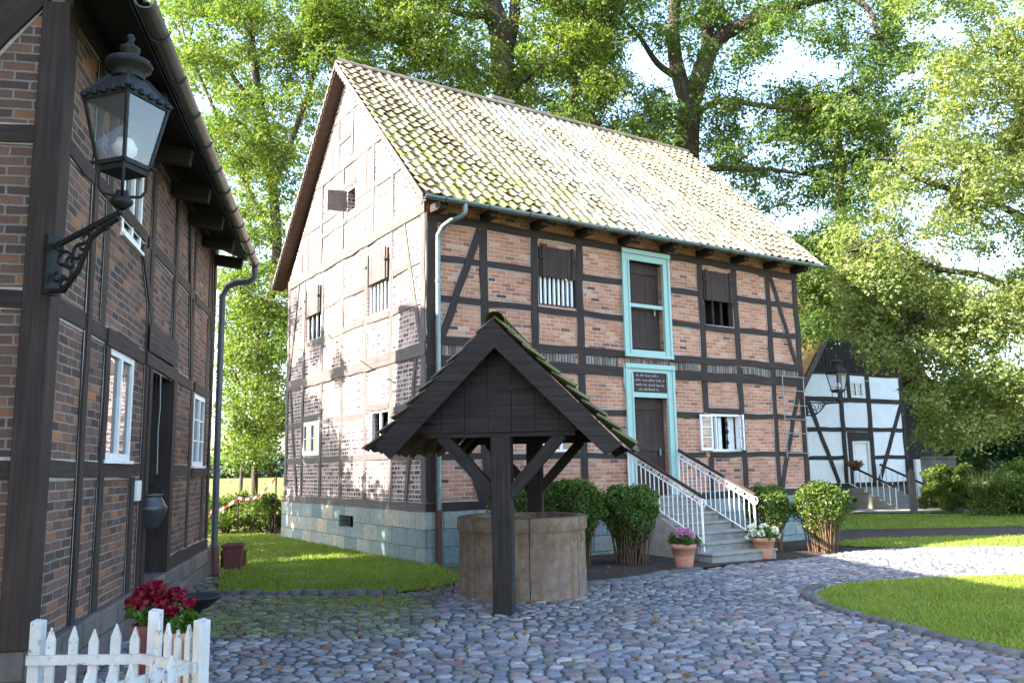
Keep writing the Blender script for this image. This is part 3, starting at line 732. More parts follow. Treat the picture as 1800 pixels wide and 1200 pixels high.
for i,(a,b) in enumerate(gb):
    win=i in (1,4)
    gf.t('rail',(a,5.04),(b,5.04),.13)
    if not win: gf.t('rail',(a,5.86),(b,5.86),.13)
    gf.t('rail',(a,2.03 if not win else 2.04),(b,2.03 if not win else 2.04),.14)
    if not win: gf.t('rail',(a,2.97),(b,2.97),.13)
    else: gf.t('rail',(a,3.10),(b,3.10),.14)
gf.t('brace',(.95,6.77),(.18,4.2),.13,.0365); gf.t('brace',(.42,3.92),(.85,1.14),.11,.0365)
gf.t('brace',(7.55,6.77),(8.25,4.2),.12,.0365); gf.t('brace',(8.1,3.92),(7.4,1.14),.11,.0365)
# timbers of the gable triangle
for z,h in ((8.12,.15),(9.18,.19),(10.5,.14)):
    a,b=xl(z)+.15,xr(z)-.15
    if z<8.5: gf.t('collar',(a,z),(3.62,z),h); gf.t('collar',(4.18,z),(b,z),h)
    else: gf.t('collar',(a,z),(b,z),h)
gf.t('rail',(2.64,7.72),(5.82,7.72),.12); gf.t('rail',(3.6,8.6),(5.0,8.6),.12); gf.t('rail',(3.95,9.85),(4.7,9.85),.11)
for v,za,zb in ((1.55,7.03,8.05),(2.58,7.03,9.09),(3.0,8.2,9.08),(4.75,9.28,10.42),(3.86,9.28,10.43),(5.88,7.03,9.09),(4.40,7.03,9.08),(6.9,7.03,8.05),(7.4,7.03,7.6),(5.15,9.28,10.0)):
    gf.t('post',(v,za),(v,zb),.13)
gm.cur=0; gm.build('wall',[BR_G,M_MORT],house)
# windows, shutters
barred(house,PF,2.67,3.68,5.18,5.80,8,M_WHITE,6.46); barred(house,PF,7.56,8.62,5.12,5.75,4,WD,6.49)
barred(house,PG,1.72,2.86,5.14,5.83,6,M_WHITE,6.49); barred(house,PG,5.84,6.98,5.10,5.76,4,M_WHITE,6.45)
casement(house,PG,5.82,7.06,2.15,3.01,.01,2,2,fw_=.11,label='white painted window closed with shutter leaves'); 
wk=MB(); PG.box(wk,1.69,1.73,-.08,.0,2.12,3.01); PG.box(wk,2.59,2.63,-.08,.0,2.12,3.01); PG.box(wk,1.73,2.59,-.08,.0,2.97,3.005); PG.box(wk,2.13,2.19,-.06,-.01,2.12,2.97)
wo=wk.build('window',M_WHITE,house); mb=MB(); mb.face([(.30,1.5,2.0),(.30,2.8,2.0),(.30,2.8,3.1),(.30,1.5,3.1)]); mb.build('shade_backing',M_DARK,wo)
casement(house,PF,2.72,3.66,2.08,2.95,-.02,2,3)
# open window beside the stairs: frame, two leaves, ornamental bar
mb=MB(); PF.box(mb,7.63,7.68,-.09,.02,2.07,2.96); PF.box(mb,8.57,8.62,-.09,.02,2.07,2.96); PF.box(mb,7.68,8.57,-.09,.02,2.07,2.12); PF.box(mb,7.68,8.57,-.09,.02,2.91,2.96); PF.box(mb,7.80,7.835,-.07,.0,2.12,2.91)
wo=mb.build('window',M_WHITE,house); wo['label']='white window with both casements open'
mb=MB(); mb.face([(7.5,.30,2.0),(8.7,.30,2.0),(8.7,.30,3.05),(7.5,.30,3.05)]); mb.build('shade_backing',M_DARK,wo)
mb=MB(); PF.box(mb,8.00,8.12,-.16,-.13,2.12,2.91); PF.box(mb,8.30,8.55,-.16,-.13,2.12,2.91); PF.box(mb,7.69,7.76,-.16,-.13,2.12,2.91); mb.build('curtain',M_WHITE,wo)
mb=MB(); mb.lathe([(.012,0),(.016,.1),(.045,.16),(.016,.22),(.014,.36),(.05,.42),(.014,.50),(.03,.6),(.012,.7),(.012,.79)],(8.17,-.0,2.12),10); mb.build('window_bar',M_IRON,wo)
def leaf_sash(hx, ang, wdt, z0, z1, root):
    mb=MB(); c,s_=math.cos(ang),math.sin(ang)
    def bx(a0,a1,zA,zB,t0=-.018,t1=.018):
        pts=[]
        for zz in (zA,zB):
            pts.append([(hx+a*c-t*s_, -.03-(a*s_)-t*c*1., zz) for a,t in ((a0,t0),(a1,t0),(a1,t1),(a0,t1))])
        mb.hexa(pts[0],pts[1])
    bx(0,.05,z0,z1); bx(wdt-.05,wdt,z0,z1); bx(.05,wdt-.05,z0,z0+.07); bx(.05,wdt-.05,z1-.05,z1)
    for k in (1,2): 
        z=z0+.07+(z1-z0-.12)*k/3; bx(.05,wdt-.05,z-.013,z+.013,-.012,.012)
    o=mb.build('casement_leaf',M_WHITE,root)
    p=MB(); p.face([(hx+a*c,-.03-a*s_,zz) for a,zz in ((.04,z0+.05),(wdt-.04,z0+.05),(wdt-.04,z1-.04),(.04,z1-.04))]); p.build('pane',M_CLEAR,o); return o
leaf_sash(7.64,math.radians(172),.46,2.09,2.94,wo); leaf_sash(8.61,math.radians(128),.46,2.09,2.94,wo)
# attic shutter, standing open
mb=MB(); a=math.radians(104); hv=4.14
def sp(k,t,z): return (-.03-k*math.sin(a)+t*math.cos(a), hv-k*math.cos(a)+t*math.sin(a), z)
for i,(za,zb) in enumerate(((7.93,8.06),(8.065,8.33),(8.335,8.44))):
    q0=[sp(0,-.015,za),sp(.46,-.015,za),sp(.46,.015,za),sp(0,.015,za)]; q1=[sp(0,-.015,zb),sp(.46,-.015,zb),sp(.46,.015,zb),sp(0,.015,zb)]; mb.hexa(q0,q1)
ash=mb.build('shutter',WG,house)
mb=MB(); mb.hexa([sp(.18,.016,8.12),sp(.20,.016,8.12),sp(.20,.024,8.12),sp(.18,.024,8.12)],[sp(.18,.016,8.24),sp(.20,.016,8.24),sp(.20,.024,8.24),sp(.18,.024,8.24)]); mb.build('latch',M_IRON,ash)
mb=MB(); mb.face([(.3,3.5,7.8),(.3,4.3,7.8),(.3,4.3,8.6),(.3,3.5,8.6)]); mb.build('shade_backing',M_DARK,ash)
# turquoise doors
def green_door(z0,z1,fx0,fx1,fz0,fz1,tr,label):
    dr=MB(); n=5
    for i in range(n):
        a=5.18+1.04*i/n; PF.box(dr,a+.003,5.18+1.04*(i+1)/n-.003,-.17,-.13+.002*(i%2),z0,z1)
    for z in ((z0+.15),(z0+z1)/2,(z1-.2)): PF.box(dr,5.22,6.18,-.127,-.10,z-.07,z+.07)
    d=dr.build('door',WSH,house); d['label']=label
    h=MB(); PF.box(h,6.02,6.06,-.0985,-.07,(z0+z1)/2-.18,(z0+z1)/2-.02); h.build('handle',M_ZINC,d)
    f=MB(); J=.21
    PF.box(f,fx0,5.18,-.15,.060,fz0,fz1); PF.box(f,6.22,fx1,-.15,.060,fz0,fz1)
    PF.box(f,5.18,6.22,-.12,.058,z1 if not tr else 3.86,fz1); (PF.box(f,5.18,6.22,-.12,.056,tr[0],tr[1]) if tr else None)
    PF.box(f,fx0-.025,fx1+.025,.0605,.105,fz1-.075,fz1+.025)
    PF.box(f,fx0-.012,fx0+.05,.0605,.085,fz0,fz1-.08); PF.box(f,fx1-.05,fx1+.012,.0605,.085,fz0,fz1-.08)
    PF.box(f,5.135,5.178,.0605,.078,fz0,fz1-.2); PF.box(f,6.222,6.265,.0605,.078,fz0,fz1-.2)
    if fz0>3: PF.box(f,5.18,6.22,-.12,.057,fz0,z0+.02); PF.box(f,fx0-.02,fx1+.02,.0605,.10,fz0-.01,fz0+.06); PF.box(f,5.18,6.22,-.1,.03,5.37,5.45)
    fo=f.build('door_frame',M_GREEN,d)
    r=MB(); PF.box(r,6.2195,6.2245,-.14,.0585,z0,z1); 
    return d,fo
d1,f1=green_door(4.35,6.46,4.98,6.42,4.21,6.68,None,'upper loading door of dark boards in a turquoise frame')
d2,f2=green_door(1.02,3.29,4.97,6.43,1.0,4.02,(3.29,3.40),'front door of dark boards at the top of the stairs')
mb=MB()                                # shouldered top of the lower frame
for sx_,x0 in ((-1,4.97),(1,6.43)): mb.prism([(x0,-.02,4.02),(x0+sx_*.05,-.02,4.02),(x0+sx_*.05,-.02,3.6),(x0,-.02,3.35)],(0,-.0375,0))
mb.build('frame_shoulder',M_GREEN,d2)
mb=MB(); PF.box(mb,5.185,6.215,-.02,.030,3.403,3.857); pq=mb.build('inscription_board',WSH,d2)
def lettering(pl, a0,a1,z0,z1,lines,o,root,h=.5,mat=None):
    mb=MB(); dz=(z1-z0)/lines
    for l in range(lines):
        zc=z1-dz*(l+.5); x=a0+.03+random.uniform(0,.05 if l not in (0,lines-1) else .18*(a1-a0)); end=a1-.03-(0 if l not in (0,lines-1) else .2*(a1-a0)); 
        while x<end:
            for _ in range(random.randint(3,8)):
                if x>end: break
                w_=random.uniform(.006,.010); hh=dz*h*random.choice((.5,.5,.55,.9)); zb=zc-dz*h*.3
                pl.box(mb,x,x+w_,o,o+.003,zb,zb+hh)
                if random.random()<.5: pl.box(mb,x+w_,x+w_+.010,o,o+.0026,zb+hh*random.choice((0,.75)),zb+hh*random.choice((0,.75))+.008+hh*.08) if False else pl.box(mb,x+w_,x+w_+.011,o,o+.0026,zb,zb+.010)
                x+=.024
            x+=.03
    return mb.build('lettering',mat or M_TXT,root)
lettering(PF,5.22,6.18,3.42,3.84,4,.0315,d2,.6)
mb=MB(); PF.box(mb,4.93,6.5,-.16,.05,.962,1.0); mb.build('door_sill',M_STEP,d2)
# eaves: joist ends and brick between
mb=MB(); 
for x in [.16,1.32,2.57,3.77,5.0,6.3,7.49,8.71,9.94,11.0]:
    j=MB(); j.beam((x,-.46,6.86),(x,.1,6.86),.16,.17,(0,0,1),.02); j.build('joist_end',WD,house)
# roof
def tilecol(a,b):
    k=random.uniform(.80,1.14); r=random.random()
    c=(.27,.215,.135) if r<.5 else (.31,.26,.16) if r<.84 else (.27,.19,.135) if r<.92 else (.33,.30,.22)
    if .35<a<.62 and random.random()<.40: c=(.34,.325,.28)
    m=max(0,1-a*1.9)*max(0,1-b*1.2)*1.7+.05
    return (c[0]*k,c[1]*k,c[2]*k,min(1,m*random.uniform(.3,1.5)))
SL0=(-.56,6.94); 
rf=pantiles('roof',house,M_TILE,-.33,L+.40,SL0,(W/2,RZ),.258,.305,tilecol,.026,1.7)
bt=lambda y:(W+.56-(y+.56))
mb=MB(); mb.col=None
# rear slope (sheet with tiles' thickness), soffit and boards
mb.prism([(-.33,W/2,RZ),(-.33,W+.56,6.94),(L+.4,W+.56,6.94),(L+.4,W/2,RZ)],(0,0,.07)); mb.build('rear_slope',M_THATCH,rf)
mb=MB(); mb.prism([(-.31,-.52,6.955),(L+.38,-.52,6.955),(L+.38,W/2,RZ-.03),(-.31,W/2,RZ-.03)],(0,.02,-.03)); mb.build('roof_boarding',WB,rf)
# overhanging verge soffits and bargeboards (gable end)
for sgn in (1,-1):
    yy=lambda y: y if sgn==1 else W-y
    mb=MB(); 
    mb.prism([(-.325,yy(-.5),6.90),(0.,yy(-.5),6.90),(0.,yy(W/2-.0),RZ-.10),(-.325,yy(W/2-.0),RZ-.10)],(0,0,-.04)); mb.build('verge_soffit',WB,rf)
    mb=MB(); P=[]; n=34
    top=[(-.335,yy(-.55+ (W/2+.55)*i/n), 6.96+(RZ-6.92)*i/n) for i in range(n+1)]
    for i in range(n):
        t0,t1=top[i],top[i+1]; d=.17 if sgn==1 else .07
        m_=((t0[1]+t1[1])/2,(t0[2]+t1[2])/2)
        mb.prism([t0,t1,(-.335,t1[1],t1[2]-d),(-.335,m_[0],m_[1]-d-.09),(-.335,t0[1],t0[2]-d)],(-.02,0,0))
    mb.build('bargeboard',WG,rf)
# ridge tiles
mb=MB(); x=-.34
while x<L+.35:
    k=random.uniform(.75,1.1); mb.col=(.27*k,.21*k,.17*k,.3); rows=[]
    for xx,r in ((x,.125),(x+.36,.105)):
        rows.append([(xx,W/2+r*1.15*math.cos(t),RZ+.0+r*math.sin(t)) for t in [PI*i/10*1.1-.15 for i in range(11)]])
    mb.grid(rows); x+=.33
mb.build('ridge_tiles',M_TILE,rf)
mb=MB(); mb.pbox(4.35,5.0,W/2+.25,W/2+.8,11.0,11.98); mb.pbox(4.3,5.05,W/2+.2,W/2+.85,11.98,12.06); mb.build('chimney',M_STEP,rf)
# gutter and downpipe
mb=MB(); rows=[]
gy,gzz=-.60,6.93
for xx in [-.34+ (L+.80)*i/40 for i in range(41)]:
    rows.append([(xx,gy+.075*math.cos(t),gzz+.075*math.sin(t)+.004*math.sin(xx*3)) for t in [PI+PI*i/8 for i in range(9)]]+[(xx,gy+.068*math.cos(t),gzz+.068*math.sin(t)+.002) for t in [2*PI-PI*i/8 for i in range(9)]])
mb.grid(rows,True,True); mb.face(rows[0]); mb.face(rows[-1][::-1]); gut=mb.build('gutter',M_ZINC,house)
for i in range(12):
    b=MB(); x=.1+i*.98; b.tube([(x,gy+.08*math.cos(t),gzz+.08*math.sin(t)) for t in [PI+PI*k/8 for k in range(9)]],.009,5); b.build('gutter_bracket',M_GUT,gut)
mb=MB(); px_=.20
mb.tube([(.55,-.60,6.88),(.55,-.60,6.72),(.50,-.55,6.64),(.36,-.38,6.58),(.26,-.22,6.48),(px_,-.13,6.32),(px_,-.12,6.1),(px_,-.12,3.5),(px_,-.125,.98)],.052,12)
for z in (5.4,3.2,1.4): mb.tube([(px_,-.12,z-.03),(px_,-.12,z+.03)],.062,12)
dp=mb.build('downpipe',M_ZINC,house)
mb=MB(); mb.tube([(px_,-.125,1.0),(px_,-.125,-.3)],.062,12); mb.tube([(px_,-.125,.92),(px_,-.125,1.0)],.072,12); mb.build('standpipe',M_CAST,dp)
# cable between upper and lower doorway
mb=MB(); mb.tube([(4.5,-.07,4.14),(5.0,-.08,4.20),(5.7,-.115,4.13),(6.4,-.08,4.17),(6.8,-.06,4.13)],.008,5); mb.build('door_cable',M_IRON,house)

# stairs
SG=-.14
st=empty('stone_staircase',Vector((CX,CY,0))+Vector((5.7*math.cos(TH),5.7*math.sin(TH),SG)),TH,label='worn grey stone stairs with white scrolled iron railings below the turquoise front door',cat='stairs')
def stp(mb,x0,x1,t0,t1,z0,z1): mb.pbox(x0-5.7,x1-5.7,-t1,-t0,z0-SG,z1-SG)
mb=MB(); stp(mb,4.86,6.54,.065,.46,-.3,1.03); l_=mb.build('landing',M_STEP,st,bevel=.012)
mb=MB(); stp(mb,4.84,6.56,.061,.50,1.033,1.095); mb.build('step',M_STEP,st,bevel=.012)
zz=1.095
for i in range(6):
    zz-=.172; t0=.46+i*.355; t1=t0+.355; ex=0 if i<4 else .04+.05*(i-4)
    mb=MB(); stp(mb,4.88-ex,6.52+ex,t0-.02,t1,-.35,zz-.05); stp(mb,4.86-ex,6.54+ex,t0-.03,t1+.035,zz-.048,zz); mb.build('step',M_STEP,st,bevel=.012)
mb=MB(); mb.prism([(4.80-5.7,-.06,-.4-SG),(4.80-5.7,-2.2,-.4-SG),(4.80-5.7,-2.2,.22-SG),(4.80-5.7,-.45,1.02-SG),(4.80-5.7,-.06,1.02-SG)],(.055,0,0)); mb.build('stringer',M_STEP,st)
mb=MB(); mb.prism([(6.545-5.7,-.06,-.4-SG),(6.545-5.7,-2.2,-.4-SG),(6.545-5.7,-2.2,.22-SG),(6.545-5.7,-.45,1.02-SG),(6.545-5.7,-.06,1.02-SG)],(.055,0,0)); mb.build('stringer',M_STEP,st)
def railing(x, zt0, slope, t1, root, handmat, dz_=0.):
    x-=5.7; Z=lambda t,h=0: zt0-slope*t-h-SG
    mb=MB(); mb.beam((x,-.05,Z(.05,.10)),(x,-t1,Z(t1,.10)),.02,.014)      # rail under handrail
    mb.beam((x,-.05,Z(.05,.21)),(x,-t1,Z(t1,.21)),.022,.016); mb.beam((x,-.05,Z(.05,.90)),(x,-t1,Z(t1,.90)),.022,.016)
    r=mb.build('railing',M_WHITE,root)
    h=MB(); h.beam((x,.0,Z(0,.04)),(x,-t1-.04,Z(t1+.04,.04)),.055,.05); h.build('handrail',handmat,r)
    n=int(t1/.135)
    for i in range(n+1):
        t=.06+(t1-.06)*i/n; b=MB(); b.tube([(x,-t,Z(t,.10 if i in (0,n) else .21)),(x,-t,Z(t,.9))],.011 if i not in (0,n) else .022,7); b.build('baluster' if i not in (0,n) else 'rail_post',M_WHITE,r)
    for i in range(int(t1/.12)):
        t=.12+i*.12; c=(x,-t,Z(t,.155)); s=MB()
        pts=[]
        for k in range(17):
            a_=k/16*2.2*PI*(1 if i%2 else -1); rr=.048*(1-k/24); pts.append((x,c[1]+rr*math.cos(a_),c[2]+rr*math.sin(a_)))
        s.tube(pts,.007,5,False); s.build('scroll',M_WHITE,r)
    s=MB(); pts=[]
    for k in range(29):
        a_=PI/2+k/28*3.2*PI; rr=.13*(1-k/34); pts.append((x,-t1-.02-rr*math.cos(a_)*-1*-1,Z(t1,.16)+rr*math.sin(a_)))
    s.tube(pts,.011,6,False); s.build('volute',M_WHITE,r)
    p=MB(); p.tube([(x,-t1,Z(t1,.1)),(x,-t1,.02)],.024,8); p.build('rail_post',M_WHITE,r)
    return r
railing(4.95,2.17,.445,2.22,st,WSH); railing(6.46,2.17,.445,2.22,st,WSH)

# trellis at the right end of the front
tr_=empty('trellis',Vector((CX,CY,0))+Vector((10.5*math.cos(TH)+.05*math.sin(TH),10.5*math.sin(TH)-.05*math.cos(TH),1.9)),TH,label='thin pale wire trellis fixed to the brick at the right end of the storehouse',cat='trellis')
for x in (-.30,.52):
    b=MB(); b.tube([(x,-.05,.0),(x,-.05,2.1)],.014,6); b.build('upright',M_CABLE,tr_)
for z in (.12,.62,.98,1.34,1.72,2.08):
    b=MB(); b.tube([(-.36,-.068,z),(.60,-.068,z-.01)],.011,6); b.build('crossbar',M_CABLE,tr_)

# ================================================================== LANTERNS
def lantern(name, loc, rz, label, armlen, armrise, mirror=1, scale=1., body_yaw=PI/4, mat=M_IRON):
    r=empty(name,loc,rz,label=label,cat='lantern'); s=scale
    mb=MB(); mb.box(-.02*s,.02*s,-.06*s,.06*s,-.36*s,.12*s)
    mb.beam((0,0,.02),(armlen,0,armrise),.035*s,.03*s)
    # scrollwork of the bracket
    def spiral(cx,cz,r0,turn,a0,n=22,rr=.014):
        mb.tube([(cx+r0*(1-k/n*.8)*math.cos(a0+turn*k/n),0,cz+r0*(1-k/n*.8)*math.sin(a0+turn*k/n)) for k in range(n+1)],rr*s,5,False)
    curve=[(.02,-.33*s),(armlen*.22,-.34*s),(armlen*.42,-.20*s),(armlen*.58,-.02+armrise*.3),(armlen*.78,armrise*.55),(armlen*.97,armrise*.8)]
    mb.tube([(x,0,z) for x,z in curve],.022*s,6)
    for cx,cz,r0,a0,tn in ((.12,-.12,.10,0,5),(.16,-.24,.08,2,-5),(.27,-.10,.085,1,5),(.36,.0,.06,3,-5),(.09,.0,.05,2,5),(.46,.06,.05,0,5),(.20,-.16,.06,2,6),(.07,-.22,.06,0,-6),(.32,-.04,.05,3,6),(.52,.05,.04,1,-5),(.14,-.31,.05,1,5)):
        spiral(cx*armlen/.66,cz*s+armrise*cx*.6,r0*s,tn,a0)
    mb.build('bracket',mat,r)
    cx=armlen; b0=armrise+.02
    mb=MB(); mb.lathe([(.03*s,0),(.07*s,.03*s),(.085*s,.06*s),(.05*s,.10*s),(.045*s,.14*s)],(cx,0,b0),12); 
    for k in range(4):
        a=body_yaw+k*PI/2; c,sn=math.cos(a),math.sin(a)
        mb.tube([(cx+c*.05*s,sn*.05*s,b0+.10*s),(cx+c*.13*s,sn*.13*s,b0+.11*s),(cx+c*.165*s,sn*.165*s,b0+.16*s),(cx+c*.17*s,sn*.17*s,b0+.33*s)],.012*s,6)
    mb.build('cradle',mat,r)
    zb=b0+.34*s; zt_=zb+.50*s; rb,rtp=.18*s,.295*s
    def ring(rad,z): return [Vector((cx+rad*math.cos(body_yaw+k*PI/2),rad*math.sin(body_yaw+k*PI/2),z)) for k in range(4)]
    A,B=ring(rb,zb),ring(rtp,zt_)
    fr=MB()
    for k in range(4):
        fr.beam(A[k],B[k],.022*s,.022*s); fr.beam(A[k],A[(k+1)%4],.035*s,.022*s); fr.beam(B[k],B[(k+1)%4],.04*s,.026*s)
    for k in range(4): fr.lathe([(.0,-.02*s),(.03*s,0),(.0,.02*s)],tuple(A[k]+ (A[k]-Vector((cx,0,zb))).normalized()*.03*s),8)
    fr.prism([tuple(p) for p in ring(rb*.98,zb-.012*s)],(0,0,-.05*s))
    fo=fr.build('frame',mat,r)
    for k in range(4):
        g=MB(); k2=(k+1)%4; g.face([A[k],A[k2],B[k2],B[k]]); g.build('pane',M_GLASS,fo)
    rf_=MB(); T=ring(rtp*1.10,zt_+.02*s); U=ring(.125*s,zt_+.215*s)
    for k in range(4): rf_.face([T[k],T[(k+1)%4],U[(k+1)%4],U[k]]); rf_.beam(T[k],U[k],.022*s,.022*s)
    for k in range(4):
        for j in range(5):
            p=T[k].lerp(T[(k+1)%4],j/5+.1); rf_.lathe([(.022*s,-.02*s),(.02*s,.02*s),(0,.035*s)],tuple(p),6)
    rf_.face(T[::-1])
    rf_.build('lamp_roof',mat,r)
    fn=MB(); z=zt_+.20*s; fn.lathe([(.12*s,0),(.115*s,.07*s),(.165*s,.09*s),(.175*s,.12*s),(.16*s,.145*s),(.11*s,.155*s),(.06*s,.19*s),(.05*s,.21*s),(.075*s,.235*s),(.075*s,.26*s),(.03*s,.29*s),(.02*s,.32*s),(.035*s,.345*s),(.02*s,.37*s),(0,.38*s)],(cx,0,z),16); fn.build('finial',mat,r)
    bl=MB(); bl.lathe([(.0,.0),(.05*s,.0),(.05*s,.06*s),(.085*s,.10*s),(.09*s,.15*s),(.06*s,.21*s),(0,.23*s)],(cx,0,zb+.0*s),14); bl.build('bulb',M_BULB,r)
    return r
b0=at(92,440,6.62); b1=at(213,372,6.35)
dx=b1-b0; ln=math.hypot(dx.x,dx.y)
lantern('wall_lantern',b0,math.atan2(dx.y,dx.x),'large black iron lantern on a scrolled bracket at the corner of the left brick house',ln,dx.z,scale=1.0,body_yaw=-1.124-math.atan2(dx.y,dx.x))
cr=Vector((CX+L*math.cos(TH)+.06*math.sin(TH),CY+L*math.sin(TH)-.06*math.cos(TH),3.30))
lantern('wall_lantern',cr,TH-.35,'smaller black lantern on a bracket at the far right corner of the storehouse',.98,.02,scale=.93,body_yaw=-2.13)

# ================================================================== WELL
wc=Vector((.10,12.30,-.06))
wl=MB(); nb=7
for i in range(nb):
    a0=2*PI*i/nb+.32+.006; a1=2*PI*(i+1)/nb+.32-.006; k=.004*random.uniform(-1,1)
    wl.lathe([(.70,.2),(.70,1.12),(.72,1.14),(.905+k,1.14),(.93+k,1.115),(.932+k,.965),(.912+k,.945),(.90+k,.93),(.905+k,.5),(.915+k,-.1)],(0,0,0),12,a0,a1)
wo=wl.build('stone_well',M_WELL,None,wc); tag(wo,'round drum-shaped sandstone well in the cobbled yard','well')
mb=MB(); mb.lathe([(.70,.35),(.0,.35)],(0,0,0),24); mb.build('well_water',M_DARK,wo)
# shelter: front post at (-.17,10.62), back post 3.1 m behind
fp=Vector((-.15,10.62,-.06)); bp_=Vector((.34,13.80,-.06)); ax=(bp_-fp).normalized(); yaw=math.atan2(ax.y,ax.x)
sh=empty('well_shelter',fp,yaw,label='dark timber shelter with steep mossy tiled roof standing over the round well',cat='shelter')
# local x = backwards along the ridge, y = to the left
SPAN=(bp_-fp).length
for x,nm in ((0,'post'),(SPAN,'post')):
    mb=MB(); mb.beam((x,0,-.1),(x,0,2.20),.25,.25,(0,1,0),.012); mb.build('post',WP,sh,bevel=.015)
zt1=2.30
for x in (0,SPAN):
    mb=MB(); mb.beam((x-.02,-.93,2.30),(x-.02,.93,2.30),.20,.18); mb.build('tie_beam',WP,sh)
    for s_ in (-1,1):
        mb=MB(); mb.beam((x,s_*.06,1.45),(x,s_*.76,2.22),.19,.14,(1,0,0)); mb.build('brace',WP,sh)
for s_ in (-1,1):
    mb=MB(); mb.beam((-.32,s_*.93,2.46),(SPAN+.32,s_*.93,2.46),.15,.15); mb.build('purlin',WP,sh)
AP=3.58; EY,EZ=1.49,2.04
# gable boards
for gx in (-.14,SPAN+.14):
    mb=MB(); n=7
    for i in range(n):
        y0=-1.04+2.08*i/n; y1=-1.04+2.08*(i+1)/n-.006
        f_=lambda yy:AP-.10-(abs(yy))*(AP-EZ)/EY
        k=.004*(i%2)+random.uniform(0,.003)
        pts=[(gx-k,y0,2.26),(gx-k,y1,2.26+random.uniform(-.004,.004)),(gx-k,y1,max(2.27,f_(y1)))]
        if y0<0<y1: pts.append((gx-k,0,f_(0)))
        pts.append((gx-k,y0,max(2.27,f_(y0)))); mb.prism(pts,(.03,0,0))
    mb.build('gable_boarding',WP,sh)
mb=MB()
for s_ in (-1,1):
    b=MB(); q_=.085 if s_==1 else .03; b.prism([(-.46,0,AP+q_),(-.46,s_*(EY+.02),EZ+q_-.01),(-.46,s_*(EY-.17),EZ-.10),(-.46,0,AP-.30)],(.045 if s_==1 else .0465,0,0)); b.build('bargeboard',WP,sh)
    b=MB(); b.prism([(SPAN+.46,0,AP+.03),(SPAN+.46,s_*(EY+.02),EZ+.02),(SPAN+.46,s_*(EY-.20),EZ-.08),(SPAN+.46,0,AP-.34)],(.045 if s_==1 else .0465,0,0)); b.build('bargeboard',WP,sh)
    nr_=6
    for i in range(nr_):
        x=-.36+(SPAN+.72)*i/(nr_-1); b=MB(); b.beam((x,s_*.05,AP-.11),(x,s_*(EY-.15),EZ+.04),.09,.07,(1,0,0)); b.build('rafter',WB,sh)
MOSSY=[1]
def wtile(a,b):
    k=random.uniform(.7,1.2); return (.15*k,.10*k,.075*k,random.uniform(.5,1.3)*MOSSY[0])
rr=[]
for s_ in (-1,1):
    MOSSY[0]=1 if s_==-1 else .12
    mb=pantiles('roof_tiles',sh,M_TILEU,-.43,SPAN+.43,(s_*(EY+.10),EZ-.02),(0,AP+.03),.21,.26,wtile,.02,1.6)
mb=MB(); x=-.45
while x<SPAN+.4:
    mb.col=(.14,.12,.08,1.2); mb.grid([[(xx,r_*1.1*math.cos(t),AP+.03+r_*math.sin(t)) for t in [PI*i/8 for i in range(9)]] for xx,r_ in ((x,.12),(x+.34,.10))]); x+=.31
mb.build('ridge_tiles',M_TILEU,sh)

# ================================================================== LEFT HOUSE
K=Vector((-3.736,6.601,0)); AZ=math.atan2(.98,-.1998)
lh=empty('brick_farmhouse',K,AZ,label='dark brown brick half-timbered house at the left edge with white windows and a dark doorway',cat='house')
LL,LW=8.72,7.0; P0=.45
mb=MB(); mb.pbox(-.03,LL+.08,-.10,LW,-.4,P0); mb.build('plinth',M_PLINTH2,lh,bevel=.02)
HL=[(1.83,2.92,1.90,3.04),(6.98,8.08,1.87,3.02),(3.72,5.10,P0,3.05),(2.08,2.94,4.30,5.22)]
lm=MB(); wall_sheet(lm,PF,lambda z:0,lambda z:LL,P0,6.0,HL,.18)
lf=Frame(lh,PF,lm,WL)
lf.t('sill_beam',(5.3,.53),(LL,.53),.17,.04)
cp=MB(); cp.hexa([(-.05,-.046,P0),(.20,-.046,P0),(.20,.17,P0),(-.05,.17,P0)],[(-.05,-.046,5.7),(.20,-.046,5.7),(.20,.17,5.7),(-.05,.17,5.7)]); cp.build('corner_post',WD,lh,bevel=.012); lf.t('post',(LL-.1,.62),(LL-.1,5.7),.18,.035)
lf.t('wall_plate',(0,5.78),(LL,5.78),.18,.05)
for a,b in ((.19,.98),(1.13,1.72),(2.98,3.45),(5.32,6.60),(8.14,LL-.2)): lf.t('rail',(a,1.80),(b,1.80),.15); lf.t('rail',(a,3.13),(b,3.13),.15)
lf.t('rail',(1.84,1.80),(2.98,1.80),.17); lf.t('rail',(6.98,1.78),(8.1,1.78),.15); lf.t('lintel',(1.70,3.13),(3.0,3.13),.17,.043); lf.t('lintel',(6.9,3.12),(8.15,3.12),.16)
for a,b in ((.19,2.0),(2.0,3.12),(3.3,4.9),(5.05,6.5),(6.65,8.1),(8.2,LL-.2)): lf.t('rail',(a,4.53),(b,4.53),.14)
for x,za,zb in ((1.78,P0,3.05),(3.06,P0,1.72),(3.52,P0,5.7),(5.22,P0,3.05),(5.0,3.2,5.7),(6.75,.62,3.05),(6.6,3.2,5.7),(8.12,.62,5.7),(1.55,3.2,5.7)): lf.t('post',(x,za),(x,zb),.16)
lf.t('brace',(1.02,5.69),(1.10,P0),.13,.036); lf.t('brace',(5.9,5.69),(6.5,3.2),.12,.036); lf.t('brace',(3.0,4.4),(3.9,3.3),.13,.036); lf.t('brace',(8.2,5.69),(8.6,3.2),.12,.036)
lf.t('lintel',(3.4,3.12),(5.35,3.12),.17,.047)
lm.cur=0
